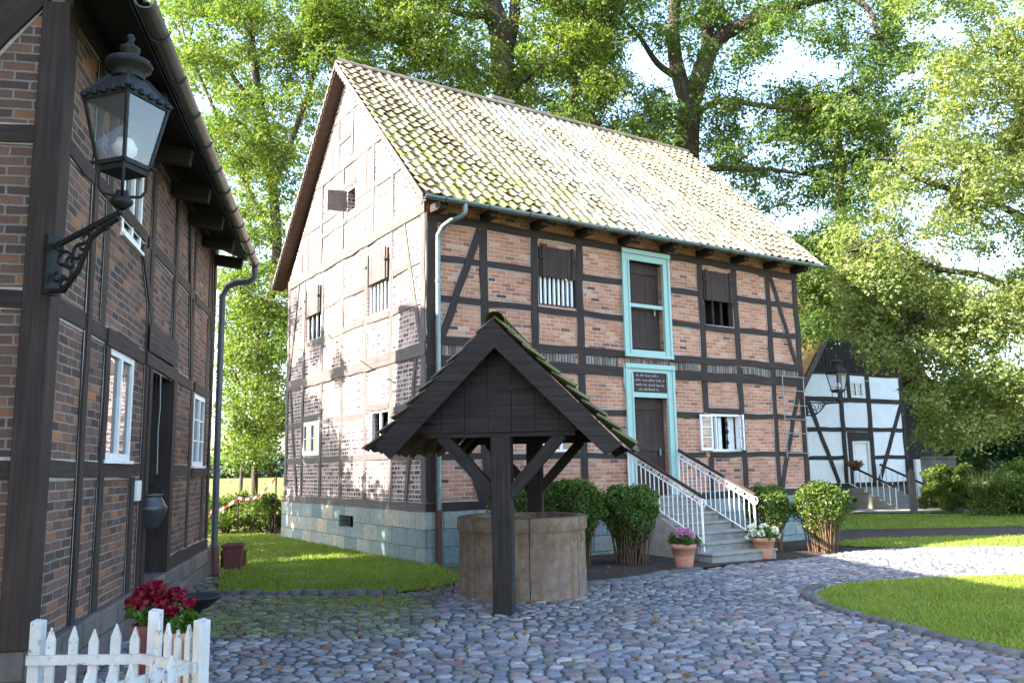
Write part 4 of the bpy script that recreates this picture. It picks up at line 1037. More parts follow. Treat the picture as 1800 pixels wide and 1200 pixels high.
lm.face([(LL,0,P0),(LL,LW,P0),(LL,LW,6.0),(LL,0,6.0)]); lm.face([(LL,0,6.0),(LL,LW,6.0),(LL,LW/2,9.6)]); lm.face([(0,LW,P0),(LL,LW,P0),(LL,LW,6),(0,LW,6)])
lm.build('wall',[BR_L,M_MORT],lh)
lg=MB(); wall_sheet(lg,PG,lambda z:0 if z<6 else (z-6),lambda z:LW if z<6 else LW-(z-6),P0,9.45,[],extra=(6.0,))
lgf=Frame(lh,PG,lg,WD)
for z,h in ((1.81,.15),(3.155,.15),(4.53,.15),(5.95,.2)): lgf.t('rail',(.16,z),(LW,z),h)
lgf.t('brace',(1.15,4.62),(.30,5.85),.42,.042)
for y in (1.5,3.0,4.4,5.8): lgf.t('post',(y,P0),(y,5.8),.2)
lg.cur=0; lg.build('wall',[BR_L,M_MORT],lh)
M_SHINE=M_PANE
q=N('old_window_glass'); o=q.obj(); n=q.noise(o,2.5,3); q.bump(n.outputs[0],.10,.02); M_SHINE=q.base((.05,.055,.06),.03,1.)
for (x0,x1,z0,z1) in (HL[0],HL[1],HL[3]):
    w_=casement(lh,PF,x0,x1,z0,z1,.012,2,1 if x0<3 else 3,pane=M_SHINE,fw_=.07); 
    mb=MB(); PF.box(mb,x0-.03,x1+.03,.0,.05,z0-.035,z0-.001); mb.build('window_sill',M_WHITE,w_)
# doorway
mb=MB(); PF.box(mb,3.72,5.10,-.75,-.70,P0,3.05); dr=mb.build('door',M_BLACKW,lh); dr['label']='dark recessed doorway with an open board door'
mb=MB(); PF.box(mb,3.60,3.74,-.70,.05,P0,3.04); PF.box(mb,5.08,5.30,-.70,.05,P0,3.04); mb.build('door_frame',WL,dr)
mb=MB(); PF.box(mb,3.74,4.45,-.16,-.12,P0+.02,1.65); mb.build('lower_leaf',WSH,dr)
mb=MB(); PF.box(mb,3.7,5.2,-.5,.32,-.1,.32); mb.build('doorstep',M_PLINTH2,dr,bevel=.02)
mb=MB(); PF.box(mb,3.42,5.22,.0505,.060,3.22,3.56); sg=mb.build('inscription_beam',WL,lh); lettering(PF,3.46,5.18,3.24,3.54,4,.0615,sg,.55,M_TXT2)
# roof, eaves, gutter
def ltile(a,b):
    k=random.uniform(.7,1.1); return (.20*k,.12*k,.09*k,.3)
RZL=9.30
lr=pantiles('roof',lh,M_TILEU,-.35,LL-.30,(-.62,5.66),(LW/2,RZL),.24,.30,ltile)
mb=MB(); mb.prism([(-.35,LW/2,RZL),(-.35,LW+.6,5.7),(LL-.05,LW+.6,5.7),(LL-.05,LW/2,RZL)],(0,0,.08)); mb.build('rear_slope',M_THATCH,lr)
mb=MB(); mb.prism([(-.34,-.60,5.69),(LL-.06,-.60,5.69),(LL-.06,LW/2,RZL-.02),(-.34,LW/2,RZL-.02)],(0,.02,-.04)); mb.build('roof_boarding',M_BLACKW,lr)
mb=MB(); mb.prism([(-.30,-.56,5.63),(LL-.08,-.56,5.63),(LL-.08,.0,5.88),(-.30,.0,5.88)],(0,0,.02)); mb.build('eaves_board',M_BLACKW,lr)
for x in (1.55,3.1,4.55,5.9,7.2,8.5):
    mb=MB(); mb.beam((x,-.50,5.54),(x,.1,5.63),.19,.15,(0,0,1),.02); mb.build('joist_end',WP,lh)
mb=MB(); rows=[]; gy,gzz=-.70,5.62
for i in range(31):
    xx=-.36+(LL+.45)*i/30
    rows.append([(xx,gy+.085*math.cos(t),gzz+.085*math.sin(t)) for t in [PI+PI*k/8 for k in range(9)]]+[(xx,gy+.077*math.cos(t),gzz+.077*math.sin(t)+.003) for t in [2*PI-PI*k/8 for k in range(9)]])
mb.grid(rows,True,True); mb.face(rows[0]); mb.face(rows[-1][::-1]); gu=mb.build('gutter',M_GUT,lh)
for i in range(11):
    b=MB(); x=.2+i*.84; b.tube([(x,gy+.09*math.cos(t),gzz+.09*math.sin(t)) for t in [PI+PI*k/8 for k in range(9)]],.01,5); b.build('gutter_bracket',M_GUT,gu)
mb=MB(); mb.tube([(LL+.02,-.70,5.55),(LL+.03,-.69,5.36),(LL+.05,-.60,5.28),(LL+.10,-.36,5.26),(LL+.14,-.20,5.18),(LL+.16,-.12,5.0),(LL+.16,-.12,3.),(LL+.16,-.13,.35)],.060,12)
mb.tube([(LL+.16,-.13,.5),(LL+.16,-.13,.45)],.075,12)
dp2=mb.build('downpipe',M_PIPE,lh); mb=MB(); mb.tube([(LL+.16,-.14,.46),(LL+.16,-.16,-.1)],.07,12); mb.build('standpipe',M_CAST,dp2)

# things by the left house
def on_left(x,out,z): 
    c,s=math.cos(AZ),math.sin(AZ); return Vector((K.x+x*c+out*s, K.y+x*s-out*c, z))
kt=empty('milk_churn',on_left(3.80,.06,1.10),0,label='dark iron milk churn hanging beside the doorway of the left brick house',cat='milk churn')
mb=MB(); mb.lathe([(0,0),(.10,0),(.12,.02),(.205,.22),(.21,.25),(.19,.28),(.145,.36),(.14,.38),(.155,.39),(.155,.41),(.0,.42)],(0,0,0),20); kb=mb.build('body',M_GUT,kt)
mb=MB(); mb.tube([(.17*math.cos(t),.03,.38+.12*math.sin(t)) for t in [PI*i/12 for i in range(13)]],.010,6); mb.build('handle',M_IRON,kt)
mb=MB(); mb.tube([(0,.03,.49),(0,.03,1.9)],.006,5); mb.build('hanger',M_IRON,kt)
mb=MB(); mb.tube([on_left(4.3,.02,3.02),on_left(4.31,.03,2.6),on_left(4.30,.02,2.3),on_left(4.31,.03,1.75)],.010,5); o=mb.build('bell_rope',M_CABLE); tag(o,'pale rope hanging in the dark doorway of the left house','rope')
mb=MB(); a=on_left(3.28,.02,0); c,s=math.cos(AZ),math.sin(AZ)
nb_=MB(); nb_.box(-.11,.11,-.03,.0,1.45,1.68); nb_.box(-.09,.09,-.036,-.031,1.48,1.65); o=nb_.build('notice_box',M_WHITE,None); o.location=a; o.rotation_euler=(0,0,AZ); tag(o,'small pale notice box beside the dark doorway of the left house','box')
# clay bricks heaped beside the pipe
bh=empty('clay_trough',ground_p:=on_left(9.22,.42,0),AZ,label='reddish clay trough standing beside the drainpipe of the left house',cat='trough')
mb=MB(); mb.lathe([(0,0),(.19,0),(.24,.40),(.27,.42),(.27,.47),(.22,.47),(.19,.1),(0,.1)],(0,0,0),4,PI/4,2*PI+PI/4,False); mb.build('body',M_TERRA2,bh)
mb=MB(); mb.box(.28,.34,-.2,.25,0,.33); mb.build('leaning_tile',M_CAST,bh)

# cable across the gap
pA=on_left(8.95,.3,5.35); pB=Vector((CX-8.1*math.sin(TH)-.1*math.cos(TH),CY+8.1*math.cos(TH)-.1*math.sin(TH),6.55)); pts=[]
for i in range(13):
    t=i/12; p=pA.lerp(pB,t); p.z-=.35*4*t*(1-t)*.6; pts.append(p)
mb=MB(); mb.tube(pts,.012,5); o=mb.build('overhead_cable',M_CABLE); tag(o,'thin cable hanging across the gap between the two brick houses','cable')

# ================================================================== PICKET FENCE
def picket_section(A,B,h,n,posts,label,tilt=0.):
    A=Vector((*A,0)); B=Vector((*B,0)); d=(B-A); ln=d.length; r=empty('picket_fence',A,math.atan2(d.y,d.x),label=label,cat='fence',group='picket fence sections at the lower left')
    for x,ph in posts:
        mb=MB(); x*=ln; mb.hexa([(x-.035,-.035,0),(x+.035,-.035,0),(x+.035,.035,0),(x-.035,.035,0)],[(x-.034,-.034,ph),(x+.034,-.034,ph-.01),(x+.034,.034,ph),(x-.034,.034,ph+.008)]); mb.build('post',M_FENCE,r,bevel=.006)
    for z in (.24,.48,.68):
        mb=MB(); mb.beam((-.03,-.048,z+random.uniform(-.01,.01)),(ln+.02,-.048,z+random.uniform(-.015,.015)),.055,.024,(0,0,1)); mb.build('rail',M_FENCE,r)
    for i in range(n):
        x=(i+.8)*ln/(n+.6); w_=.026*random.uniform(.9,1.1); hh=h+random.uniform(-.02,.02); t=random.uniform(-.008,.008)
        mb=MB(); mb.prism([(x-w_,-.034,.06),(x+w_,-.034,.06),(x+w_+t,-.034,hh-.075),(x+t,-.034,hh),(x-w_+t,-.034,hh-.075)],(0,.018,0)); mb.build('picket',M_FENCE,r)
    return r
picket_section((-2.86,5.20),(-2.16,5.20),.865,5,[(.0,.895),(1.0,.945)],'white picket fence section nearest the house wall, parallel to the picture')
picket_section((-2.16,5.18),(-1.78,4.92),.885,4,[(1.0,.93)],'short white picket fence section between the two tall posts, turning towards the viewer')
picket_section((-1.80,4.80),(-2.35,3.75),.80,9,[],'white picket gate section in front, running towards the lower left')

# ================================================================== POTS AND FLOWERS
def flower_pot(loc, label, pot_prof, potmat, heads, petal, leafc, leafr, hr, headr=.07, n=20, group=None):
    r=empty('flower_pot',loc,0,label=label,cat='flower pot',group=group)
    mb=MB(); mb.lathe(pot_prof,(0,0,0),n); mb.build('pot',potmat,r)
    V,F=leaf_arrays(leafc,leafr,170,.085,.7,.4,.7); np_mesh('foliage',V,F,LF_BOX,r)
    C=[];R=[]
    for h in heads:
        C.append(h); R.append(headr)
    V,F=leaf_arrays(C,R,150,.040,.8,.2,.9,4.); np_mesh('blossoms',V,F,petal,r)
    return r
potp=[(0,0),(.155,0),(.16,.02),(.185,.20),(.183,.22),(.20,.235),(.215,.33),(.235,.335),(.24,.41),(.225,.42),(.205,.41),(.20,.36),(0,.35)]
p=at(1203,992,15.35); p.z=-.09
flower_pot(p,'terracotta pot of pink hydrangeas at the left foot of the stairs',potp,M_TERRA,[(-.10,-.12,.60),(.02,-.16,.66),(.12,-.10,.53),(-.02,.08,.64),(.16,.06,.56)],LF_PINK,[(0,0,.48),(-.14,0,.50),(.15,0,.47),(0,-.12,.48)],[.2,.16,.16,.16],.2,.085)
p=at(1343,972,16.9); p.z=-.13
flower_pot(p,'terracotta pot of white hydrangeas at the right foot of the stairs',potp,M_TERRA,[(-.22,-.10,.52),(-.08,-.16,.50),(.22,-.08,.56),(.27,.02,.46),(-.18,.08,.62),(-.26,.02,.44),(.05,.08,.62)],LF_WHITE,[(0,0,.5),(-.18,0,.48),(.18,0,.48),(0,-.12,.46)],[.22,.16,.16,.16],.2,.095)
p=at(268,1090,6.15); p.z=0
flower_pot(p,'tall dark pot of crimson begonias behind the white picket fence',[(0,0),(.10,0),(.13,.60),(.14,.62),(.14,.67),(.12,.67),(.11,.6),(0,.6)],M_TERRA2,[(-.05,-.08,.90),(.03,-.03,.93),(.16,.02,.87),(.10,-.1,.80),(-.14,.0,.82),(-.03,-.12,.83),(.06,-.06,.88)],LF_RED,[(0,0,.76),(-.09,0,.77),(.10,0,.77),(0,-.08,.75)],[.13,.1,.1,.1],.2,.062)
p=at(318,1100,6.05); p.z=0
flower_pot(p,'small orange clay pot with a few red begonias beside the tall dark pot',[(0,0),(.08,0),(.11,.56),(.13,.57),(.13,.63),(.11,.63),(.1,.55),(0,.55)],M_TERRA,[(-.04,-.05,.78),(.05,.0,.82)],LF_RED,[(0,0,.68),(.04,.03,.70)],[.09,.07],.2,.04)
p=at(343,1100,6.45); p.z=0
bw=empty('bird_bath',p,0,label='shallow black bowl on a slim stand behind the fence beside the begonias',cat='bowl')
mb=MB(); mb.lathe([(0,.72),(.09,.72),(.19,.80),(.205,.81),(.195,.815),(.08,.745),(0,.74)],(0,0,0),24); mb.build('bowl',M_IRON,bw)
mb=MB(); mb.lathe([(.11,0),(.10,.02),(.03,.06),(.025,.66),(.06,.72)],(0,0,0),14); mb.build('stand',M_IRON,bw)

# ================================================================== SHRUBS
def clipped_shrub(loc, rx, ry, z0, z1, label, leaf=LF_BOX, n=9000, bare=.45, group=None):
    r=empty('clipped_shrub',loc,0,label=label,cat='shrub',group=group); H=z1-z0
    m=n; a=RNG.uniform(0,2*PI,m); t=RNG.random(m)**.8; shell=RNG.random(m)**.16
    prof=lambda t: np.where(t<.5,.66+.34*np.sin(np.clip(t,-.3,1)/.5*PI/2),np.where(t<.82,1.0,1.0-.32*((t-.82)/.18)**2))
    ph=random.uniform(0,6); lump=1+.09*np.sin(a*5+t*6+ph)+.08*np.sin(a*3-t*9+ph*2)+RNG.normal(size=m)*.035
    top=RNG.random(m)<.28; t=np.where(top,1.,t); t=np.where(t<.30,t-RNG.random(m)**1.5*.42,t); shell=np.where(top,RNG.random(m)**.5,shell)
    rr=prof(t)*shell*lump
    P=np.stack([rx*rr*np.cos(a),ry*rr*np.sin(a),z0+H*t+RNG.normal(size=m)*.035+.06*np.sin(a*2+ph)*t],1)
    V,F=leaf_arrays(P,np.full(m,.02),1,.062,1,.3,.6); np_mesh('foliage',V,F,leaf,r)
    kk=(P[:,2]<z0+H*.30)&(RNG.random(m)<.55); Q=P[kk]*np.array([.97,.97,1])-np.array([0,0,.05]); V,F=leaf_arrays(Q,np.full(len(Q),.03),1,.055,1,.2,.5); np_mesh('dry_foliage',V,F,LF_DRY,r)
    mb=MB()
    for k in range(70):
        an=random.uniform(0,2*PI); q=random.uniform(.12,.62); b=(rx*q*math.cos(an),ry*q*math.sin(an),-.05); e=(rx*min(.95,q*1.5)*math.cos(an+random.uniform(-.4,.4)),ry*min(.95,q*1.5)*math.sin(an+.2),z0+H*random.uniform(.2,.6))
        mm=((b[0]+e[0])/2+random.uniform(-.04,.04),(b[1]+e[1])/2+random.uniform(-.04,.04),(b[2]+e[2])/2)
        mb.tube([b,mm,e],[.012,.009,.005],4)
    mb.build('stems',M_TWIG,r); return r
def gp(x,y,z):
    d=at(x,y,1)-Vector((0,0,CAMH)); t=(z-CAMH)/d.z; return Vector((0,0,CAMH))+d*t
g_='clipped shrubs in front of the storehouse'
clipped_shrub(gp(1010,992,0)+Vector((0,.3,0)),.58,.48,.58,1.40,'dark green clipped shrub just right of the well rim',group=g_)
clipped_shrub(gp(1112,990,-.05)+Vector((0,.2,0)),.53,.48,.56,1.32,'dark green clipped shrub left of the stone stairs',group=g_)
clipped_shrub(gp(905,1000,0)+Vector((0,.75,0)),.45,.4,.5,1.32,'clipped shrub half hidden behind the well posts',n=4000,group=g_)
clipped_shrub(gp(1352,966,-.13),.49,.46,.48,1.28,'sunlit clipped shrub right of the stairs behind the white hydrangeas',leaf=LF_BUSH,group=g_)
clipped_shrub(gp(1447,967,-.14),.56,.5,.52,1.36,'brown-leaved clipped shrub at the right corner of the storehouse',leaf=LF_BUSH,group=g_)

def bush(name,loc,rx,ry,h,label,cat,leaf,n=26,per=220,size=.09,stems=8):
    r=empty(name,loc,0,label=label,cat=cat); C=[];R=[]
    for _ in range(n):
        a=random.uniform(0,2*PI); q=random.random()**.6; t=random.random()**1.3
        C.append((rx*q*math.cos(a)*(1-.3*t*t),ry*q*math.sin(a)*(1-.3*t*t),h*(.08+.8*t))); R.append(random.uniform(.2,.38)*min(rx,h)*.9)
    V,F=leaf_arrays(C,R,per,size,.8,.4); np_mesh('foliage',V,F,leaf,r)
    mb=MB()
    for c in C[:stems]: mb.tube([(c[0]*.2,c[1]*.2,-.05),(c[0]*.6,c[1]*.6,c[2]*.5),c],[.03,.02,.008],5)
    mb.build('stems',M_BARK,r); return r
bush('garden_bush',(-9.0,26.5,-.05),1.5,1.0,1.25,'leafy green bush behind the barrier tape in the gap between the houses','bush',LF_BUSH,30)
bush('garden_bush',(-7.35,25.8,-.05),.9,.8,1.2,'pale leafy bush close to the rear corner of the storehouse','bush',LF_BUSH,22)
bush('garden_bush',(-10.9,29,-.05),1.4,1.2,1.4,'yellow-green bush farthest left beyond the barrier tape','bush',LF_MAPLE,24)
for x,y,rx,h,lab in ((17.9,30.2,1.9,1.35,'low yellow-green bush beside the right wooden post'),(20.4,29.5,2.0,1.9,'bushy sunlit shrub at the right edge of the garden'),(20.3,33.5,1.3,2.0,'taller shrub in front of the dry grass at the right'),(16.9,33.3,.9,1.9,'slim shrub between the grey stone wall and the wooden post')):
    bush('garden_bush',(x,y,-.15),rx,1.2,h,lab,'bush',LF_BUSH,60)
for i,(x,y) in enumerate(((12.2,33.0),(13.0,34.2),(11.4,32.6))):
    bush('garden_bush',(x,y,-.15),.7,.6,1.0,('dark plant with pale flowers beside the far stairs','low dark plant against the far white house','dark leafy plant behind the brown clipped shrub')[i],'plant',LF_OAKD,14)

# barrier tape: striped ribbon on two poles
def tape(pts,label):
    r=empty('barrier_tape',pts[0],0,label=label,cat='tape'); o0=Vector(pts[0]); 
    mb=MB(); N_=40
    for i in range(N_):
        t0,t1=i/N_,(i+1)/N_
        def P(t):
            k=t*(len(pts)-1); j=min(int(k),len(pts)-2); p=Vector(pts[j]).lerp(Vector(pts[j+1]),k-j); p.z-=.25*math.sin(PI*(k-j)); return p-o0
        a,b=P(t0),P(t1); mb.cur=(i//2)%2; mb.face([a,b,b+Vector((0,.02,.085)),a+Vector((0,.02,.085))])
    mb.build('ribbon',[M_TAPE,M_RED],r)
    for p in pts:
        q=Vector(p)-o0; m=MB(); m.tube([(q.x,q.y+.05,-o0.z),(q.x,q.y+.05,q.z+.15)],.02,6); m.build('stake',WB,r)
tape([(-9.3,24.6,.75),(-7.9,24.3,1.0),(-6.75,24.0,1.55)],'red and white barrier tape sagging in front of the bushes behind the houses')

# wooden marker posts
for q_,h,lab in (((1607,901,-.15),1.5,'weathered pale wooden post in front of the far steps'),((1690,893,-.15),1.25,'slimmer wooden post beside the low bush at the right')):
    p=gp(*q_); r=empty('wooden_post',p,0,label=lab,cat='post',group='wooden posts on the far lawn')
    mb=MB(); mb.beam((0,0,0),(0,0,h),.20,.20,(0,1,0),.03); mb.build('shaft',WG,r); mb=MB(); mb.lathe([(.1,h),(.11,h+.02),(.04,h+.10),(.03,h+.16),(0,h+.18)],(0,0,0),8); mb.build('cap',WG,r)

# ================================================================== WHITE HOUSE
T2=.50; wp=gp(1597,884,-.15); ux=Vector((math.cos(T2),math.sin(T2),0))
org=wp-ux*8.0
wh=empty('white_house',org,T2,label='far white plastered half-timbered house with black beams and dark gable beyond the storehouse',cat='house')
WB0=.85; FW=8.25; CN=5.5
mb=MB(); mb.pbox(-2.5,FW+2.6,.0,14,-.3,WB0-.02); mb.build('plinth',M_SLATE,wh)
wm=MB(); wall_sheet(wm,PF,lambda z:0.,lambda z:FW,WB0,5.95,[(4.50,5.64,WB0,2.85),(4.68,5.46,4.86,5.50)],.15)
wf=Frame(wh,PF,wm,WP,1)
for z,h in ((.92,.18),(2.12,.17),(3.36,.19),(4.68,.22),(5.88,.16)):
    if z==2.12:
        wf.t('rail',(0,z),(3.88,z),h,None,False); wf.t('rail',(5.92,z),(FW,z),h,None,False)
    else: wf.t('rail',(0,z),(FW,z),h,None,False)
for x in (.2,3.98,5.80,FW-.12): wf.t('post',(x,1.02),(x,5.82),.24,.045,False)
wf.t('post',(4.36,1.02),(4.36,3.26),.24,.045,False); wf.t('post',(4.52,4.8),(4.52,5.82),.2,.045,False)
wf.t('brace',(1.85,4.65),(3.48,1.02),.2,.04,False); wf.t('brace',(8.1,4.65),(6.1,1.02),.2,.04,False)
wf.t('lintel',(4.49,3.06),(5.66,3.06),.40,.041,False)
wm.build('wall',[M_PLAST,M_MORT],wh)
mb=MB(); PF.box(mb,4.5,5.64,-.12,-.08,WB0,2.85); d=mb.build('door',M_PLAST,wh); mb=MB(); PF.box(mb,4.5,4.59,-.07,-.02,WB0,2.85); PF.box(mb,5.55,5.64,-.07,-.02,WB0,2.85); PF.box(mb,4.59,5.55,-.07,-.02,2.76,2.85); mb.build('door_frame',M_WHITE,d)
mb=MB()
for k in range(3): PF.box(mb,4.72,5.42,-.0795,-.065,WB0+.15+k*.62,WB0+.62+k*.62)
mb.build('door_panel',M_WHITE,d)
casement(wh,PF,4.68,5.46,4.86,5.50,-.02,2,2)
mb=MB()
for i in range(9):
    a=FW+.02+i*.3; mb.box(a,a+.29,.25,.30+.004*(i%2),WB0-.9,5.9-(i+1)*.3*1.34+.3)
mb.build('boarding',M_BLACKW,wh)
mb=MB(); n=36; f_=lambda a: 11.0-abs(a-CN)*1.34-.15
for i in range(n):
    y0=CN-3.9+7.8*i/n; y1=CN-3.9+7.8*(i+1)/n-.02
    z0,z1=max(5.97,f_(y0)),max(5.97,f_(y1))
    if max(z0,z1)>5.98: mb.prism([(y0,-.05-.004*(i%2),5.96),(y1,-.05-.004*(i%2),5.96),(y1,-.05-.004*(i%2),z1),(y0,-.05-.004*(i%2),z0)],(0,.05,0))
mb.build('gable_boarding',M_BLACKW,wh)
for s_ in (-1,1):
    bx=CN+s_*5.6
    mb=MB(); mb.prism([(CN,-.5,11.05),(bx,-.5,3.55),(bx,13,3.55),(CN,13,11.05)],(0,0,.28)); rr_=mb.build('roof',M_THATCH,wh)
    mb=MB(); mb.prism([(CN,-.56,11.2),(bx,-.56,3.7),(bx-s_*.2,-.56,3.6),(CN,-.56,10.85)],(0,.05,0)); mb.build('bargeboard',WG,rr_)
wm2=MB(); wm2.face([(FW,0.3,-.3),(FW,13,-.3),(FW,13,6.4),(FW,.3,6.4)]); wm2.face([(-1,13,-.3),(FW,13,-.3),(FW,13,6.4),(-1,13,6.4)]); wm2.build('side_wall',M_PLAST,wh)
# its stairs
ws=empty('garden_stairs',org+ux*5.27,T2,label='small stone stairs with white railings in front of the far white house',cat='stairs')
for i in range(6):
    mb=MB(); z=WB0-.05-i*.17; mb.pbox(-1.3,.9+.0,-.5-(i+1)*.36,-.05-i*.36 if i==0 else -.5-i*.36+.02,-.2,z); mb.build('step',M_STEP,ws)
for x in (-1.25,.85):
    mb=MB(); mb.beam((x,-.1,1.80),(x,-2.4,.85),.08,.07); r_=mb.build('handrail',WSH,ws); mb=MB(); mb.beam((x,-.1,1.0),(x,-2.4,-.02),.03,.03); mb.build('lower_rail',M_WHITE,r_)
    for i in range(9):
        t=i/8; b=MB(); b.tube([(x,-.1-2.3*t,1.80-.95*t),(x,-.1-2.3*t,1.0-1.02*t)],.022,6); b.build('baluster',M_WHITE,r_)
p=org+ux*4.2+Vector((0,-.75,WB0-.05))
fb=empty('flower_basket',p+Vector((0,0,1.0)),0,label='small basket of orange flowers at the top of the far stairs',cat='flowers')
V,F=leaf_arrays([(0,0,0),(.15,0,.05),(-.15,0,.05)],[.28,.2,.2],120,.1,.8); np_mesh('foliage',V,F,LF_DEAD,fb)
mb=MB(); mb.lathe([(0,-.25),(.14,-.25),(.2,-.02),(.19,0)],(0,0,0),12); mb.build('basket',WB,fb)
# grey wall and pale post to the right of it
mb=MB(); mb.pbox(0,2.0,0,.5,-.4,2.05); mb.pbox(-.04,2.04,-.04,.54,2.05,2.13); o=mb.build('garden_wall',M_PLINTH2,None,gp(1625,882,-.15)); o.rotation_euler=(0,0,.25); tag(o,'dark grey stone garden wall beside the far white house','wall')
mb=MB(); mb.box(-.12,.12,-.12,.12,0,2.0); o=mb.build('gate_post',M_PLAST,None,gp(1618,884,-.15),.02); tag(o,'pale upright gate post at the left end of the grey garden wall','post')

# ================================================================== TREES
def tree(name, label, limbs, polys, leaf, dr, nclump, per, size, rr=(.5,1.1), holes=(), flat=.55, group='tall trees around the houses', base=None, minz=.6, twig=1):
    L0=[at(x,y,D) for x,y,D,_ in limbs[0]]
    b=base or Vector((L0[0].x,L0[0].y,-.1)); r=empty(name,b,0,label=label,cat='tree',group=group)
    mb=MB(); allp=[]
    for li,lm_ in enumerate(limbs):
        pts=[at(x,y,D)-b for x,y,D,_ in lm_]; rad=[q[3] for q in lm_]
        if li==0: pts=[Vector((0,0,-.3))]+pts if pts[0].z>.3 else pts; rad=[rad[0]*1.25]+rad if len(pts)>len(rad) else rad
        # smooth
        P=[];R_=[]
        for i in range(len(pts)-1):
            p0,p1,p2,p3=pts[max(i-1,0)],pts[i],pts[i+1],pts[min(i+2,len(pts)-1)]
            for k in range(5):
                t=k/5; P.append(.5*((2*p1)+(p2-p0)*t+(2*p0-5*p1+4*p2-p3)*t*t+(3*p1-p0-3*p2+p3)*t**3)); R_.append(rad[i]*(1-t)+rad[i+1]*t)
        P.append(pts[-1]); R_.append(rad[-1]); mb.tube(P,R_,10); allp+=P[3:]
    C=[];R=[]; n=0; tries=0
    tot=sum(a for _,a in polys)
    for poly,wt in polys:
        m=int(nclump*wt/tot); k=0; xs=[p[0] for p in poly]; ys=[p[1] for p in poly]
        while k<m and tries<90000:
            tries+=1; x=random.uniform(min(xs),max(xs)); y=random.uniform(min(ys),max(ys))
            if not inpoly(x,y,poly): continue
            if any((x-h[0])**2+(y-h[1])**2<h[2]**2 for h in holes): continue
            D=random.uniform(*dr); p=at(x,y,D)
            if p.z<minz: continue
            C.append(p-b); R.append(random.uniform(*rr)); k+=1
    V,F=spray_arrays(C,R,max(3,per//15),15,size,flat,.16+size); np_mesh('crown',V,F,leaf,r)
    # twigs from the nearest limb point to some clumps
    A=np.array([tuple(p) for p in allp])
    for c in C[::twig]:
        d=np.linalg.norm(A-np.array(tuple(c)),axis=1); j=int(d.argmin())
        if d[j]>2.6: continue
        p0=Vector(A[j]); m_=p0.lerp(c,.5)+Vector((random.uniform(-.4,.4),random.uniform(-.4,.4),random.uniform(0,.5)))
        mb.tube([p0,m_,c],[.03,.018,.006],4,False)
    mb.build('trunk',M_BARK,r); return r
tree('oak_tree','large oak with a spreading forked trunk rising behind the right half of the storehouse roof',
 [[(1209,560,33,.62),(1207,420,33,.56),(1206,260,33,.50),(1213,190,33,.46)],
  [(1213,192,33,.34),(1194,135,33,.30),(1184,75,33,.26),(1187,0,33,.22),(1200,-90,33,.12)],
  [(1211,195,33,.40),(1238,112,33,.36),(1266,66,33,.30),(1330,33,32.6,.25),(1400,10,32.2,.20),(1480,-8,32,.14),(1528,18,31.5,.10),(1546,70,31,.06)],
  [(1240,110,33,.24),(1243,40,33,.22),(1236,-60,33.5,.14)],
  [(1193,138,33,.15),(1156,112,32.6,.12),(1122,62,32,.08),(1085,20,31.5,.04)],
  [(1208,215,33,.14),(1262,178,32.5,.12),(1340,186,32,.10),(1420,192,31.5,.07),(1500,160,31,.03)],
  [(1206,262,33,.13),(1172,232,32.6,.10),(1150,212,32.4,.06),(1120,232,32,.03)],
  [(1210,300,33,.13),(1290,296,32.5,.10),(1370,300,32,.07),(1480,320,31.5,.03)]],
 [([(1075,-70),(1620,-70),(1560,70),(1500,110),(1400,40),(1330,110),(1250,150),(1150,90),(1090,60)],3.2),([(1240,170),(1400,150),(1560,190),(1560,300),(1490,420),(1460,470),(1400,470),(1320,380),(1220,290)],2.7),([(1080,190),(1130,160),(1190,180),(1195,260),(1110,255)],.6),([(1400,150),(1490,70),(1560,40),(1640,100),(1600,260),(1480,300),(1390,210)],1.7),([(1390,400),(1570,420),(1560,520),(1480,560),(1425,600),(1405,520)],2.0)],
 LF_OAK,(29.5,36),390,350,.125,(.6,1.35),holes=[(1450,108,30),(1405,132,18),(1130,130,28),(1110,190,22),(1520,60,24),(1165,100,18),(1215,205,24)],flat=.5)
tree('oak_tree','oak with a thick forking trunk behind the left half of the storehouse ridge',
 [[(893,520,32,.58),(893,330,32,.55),(890,180,32,.50),(884,110,32,.46),(876,45,32,.44),(846,-40,32,.3)],
  [(884,108,32,.26),(903,40,32,.24),(908,-60,32,.18)],[(868,30,32,.16),(835,28,31.6,.13),(790,18,31.2,.10),(735,-10,31,.05)],
  [(890,170,32,.14),(945,120,31.5,.10),(1010,70,31,.07),(1070,50,30.6,.03)],[(888,160,32,.12),(830,120,31.5,.09),(770,105,31,.06),(690,70,30.6,.03)],
  [(892,230,32,.13),(980,200,31.5,.1),(1050,225,31,.06)]],
 [([(560,-70),(850,-70),(840,60),(870,130),(860,190),(760,170),(650,130),(590,115)],2.6),([(930,-70),(1090,-70),(1075,50),(1100,140),(1080,240),(980,225),(905,190),(900,120)],2.4)],
 LF_MAPLE,(28.5,35),265,380,.12,(.6,1.3),holes=[(1090,180,30),(940,10,14),(650,20,22),(1100,60,20),(725,100,16)],flat=.5)
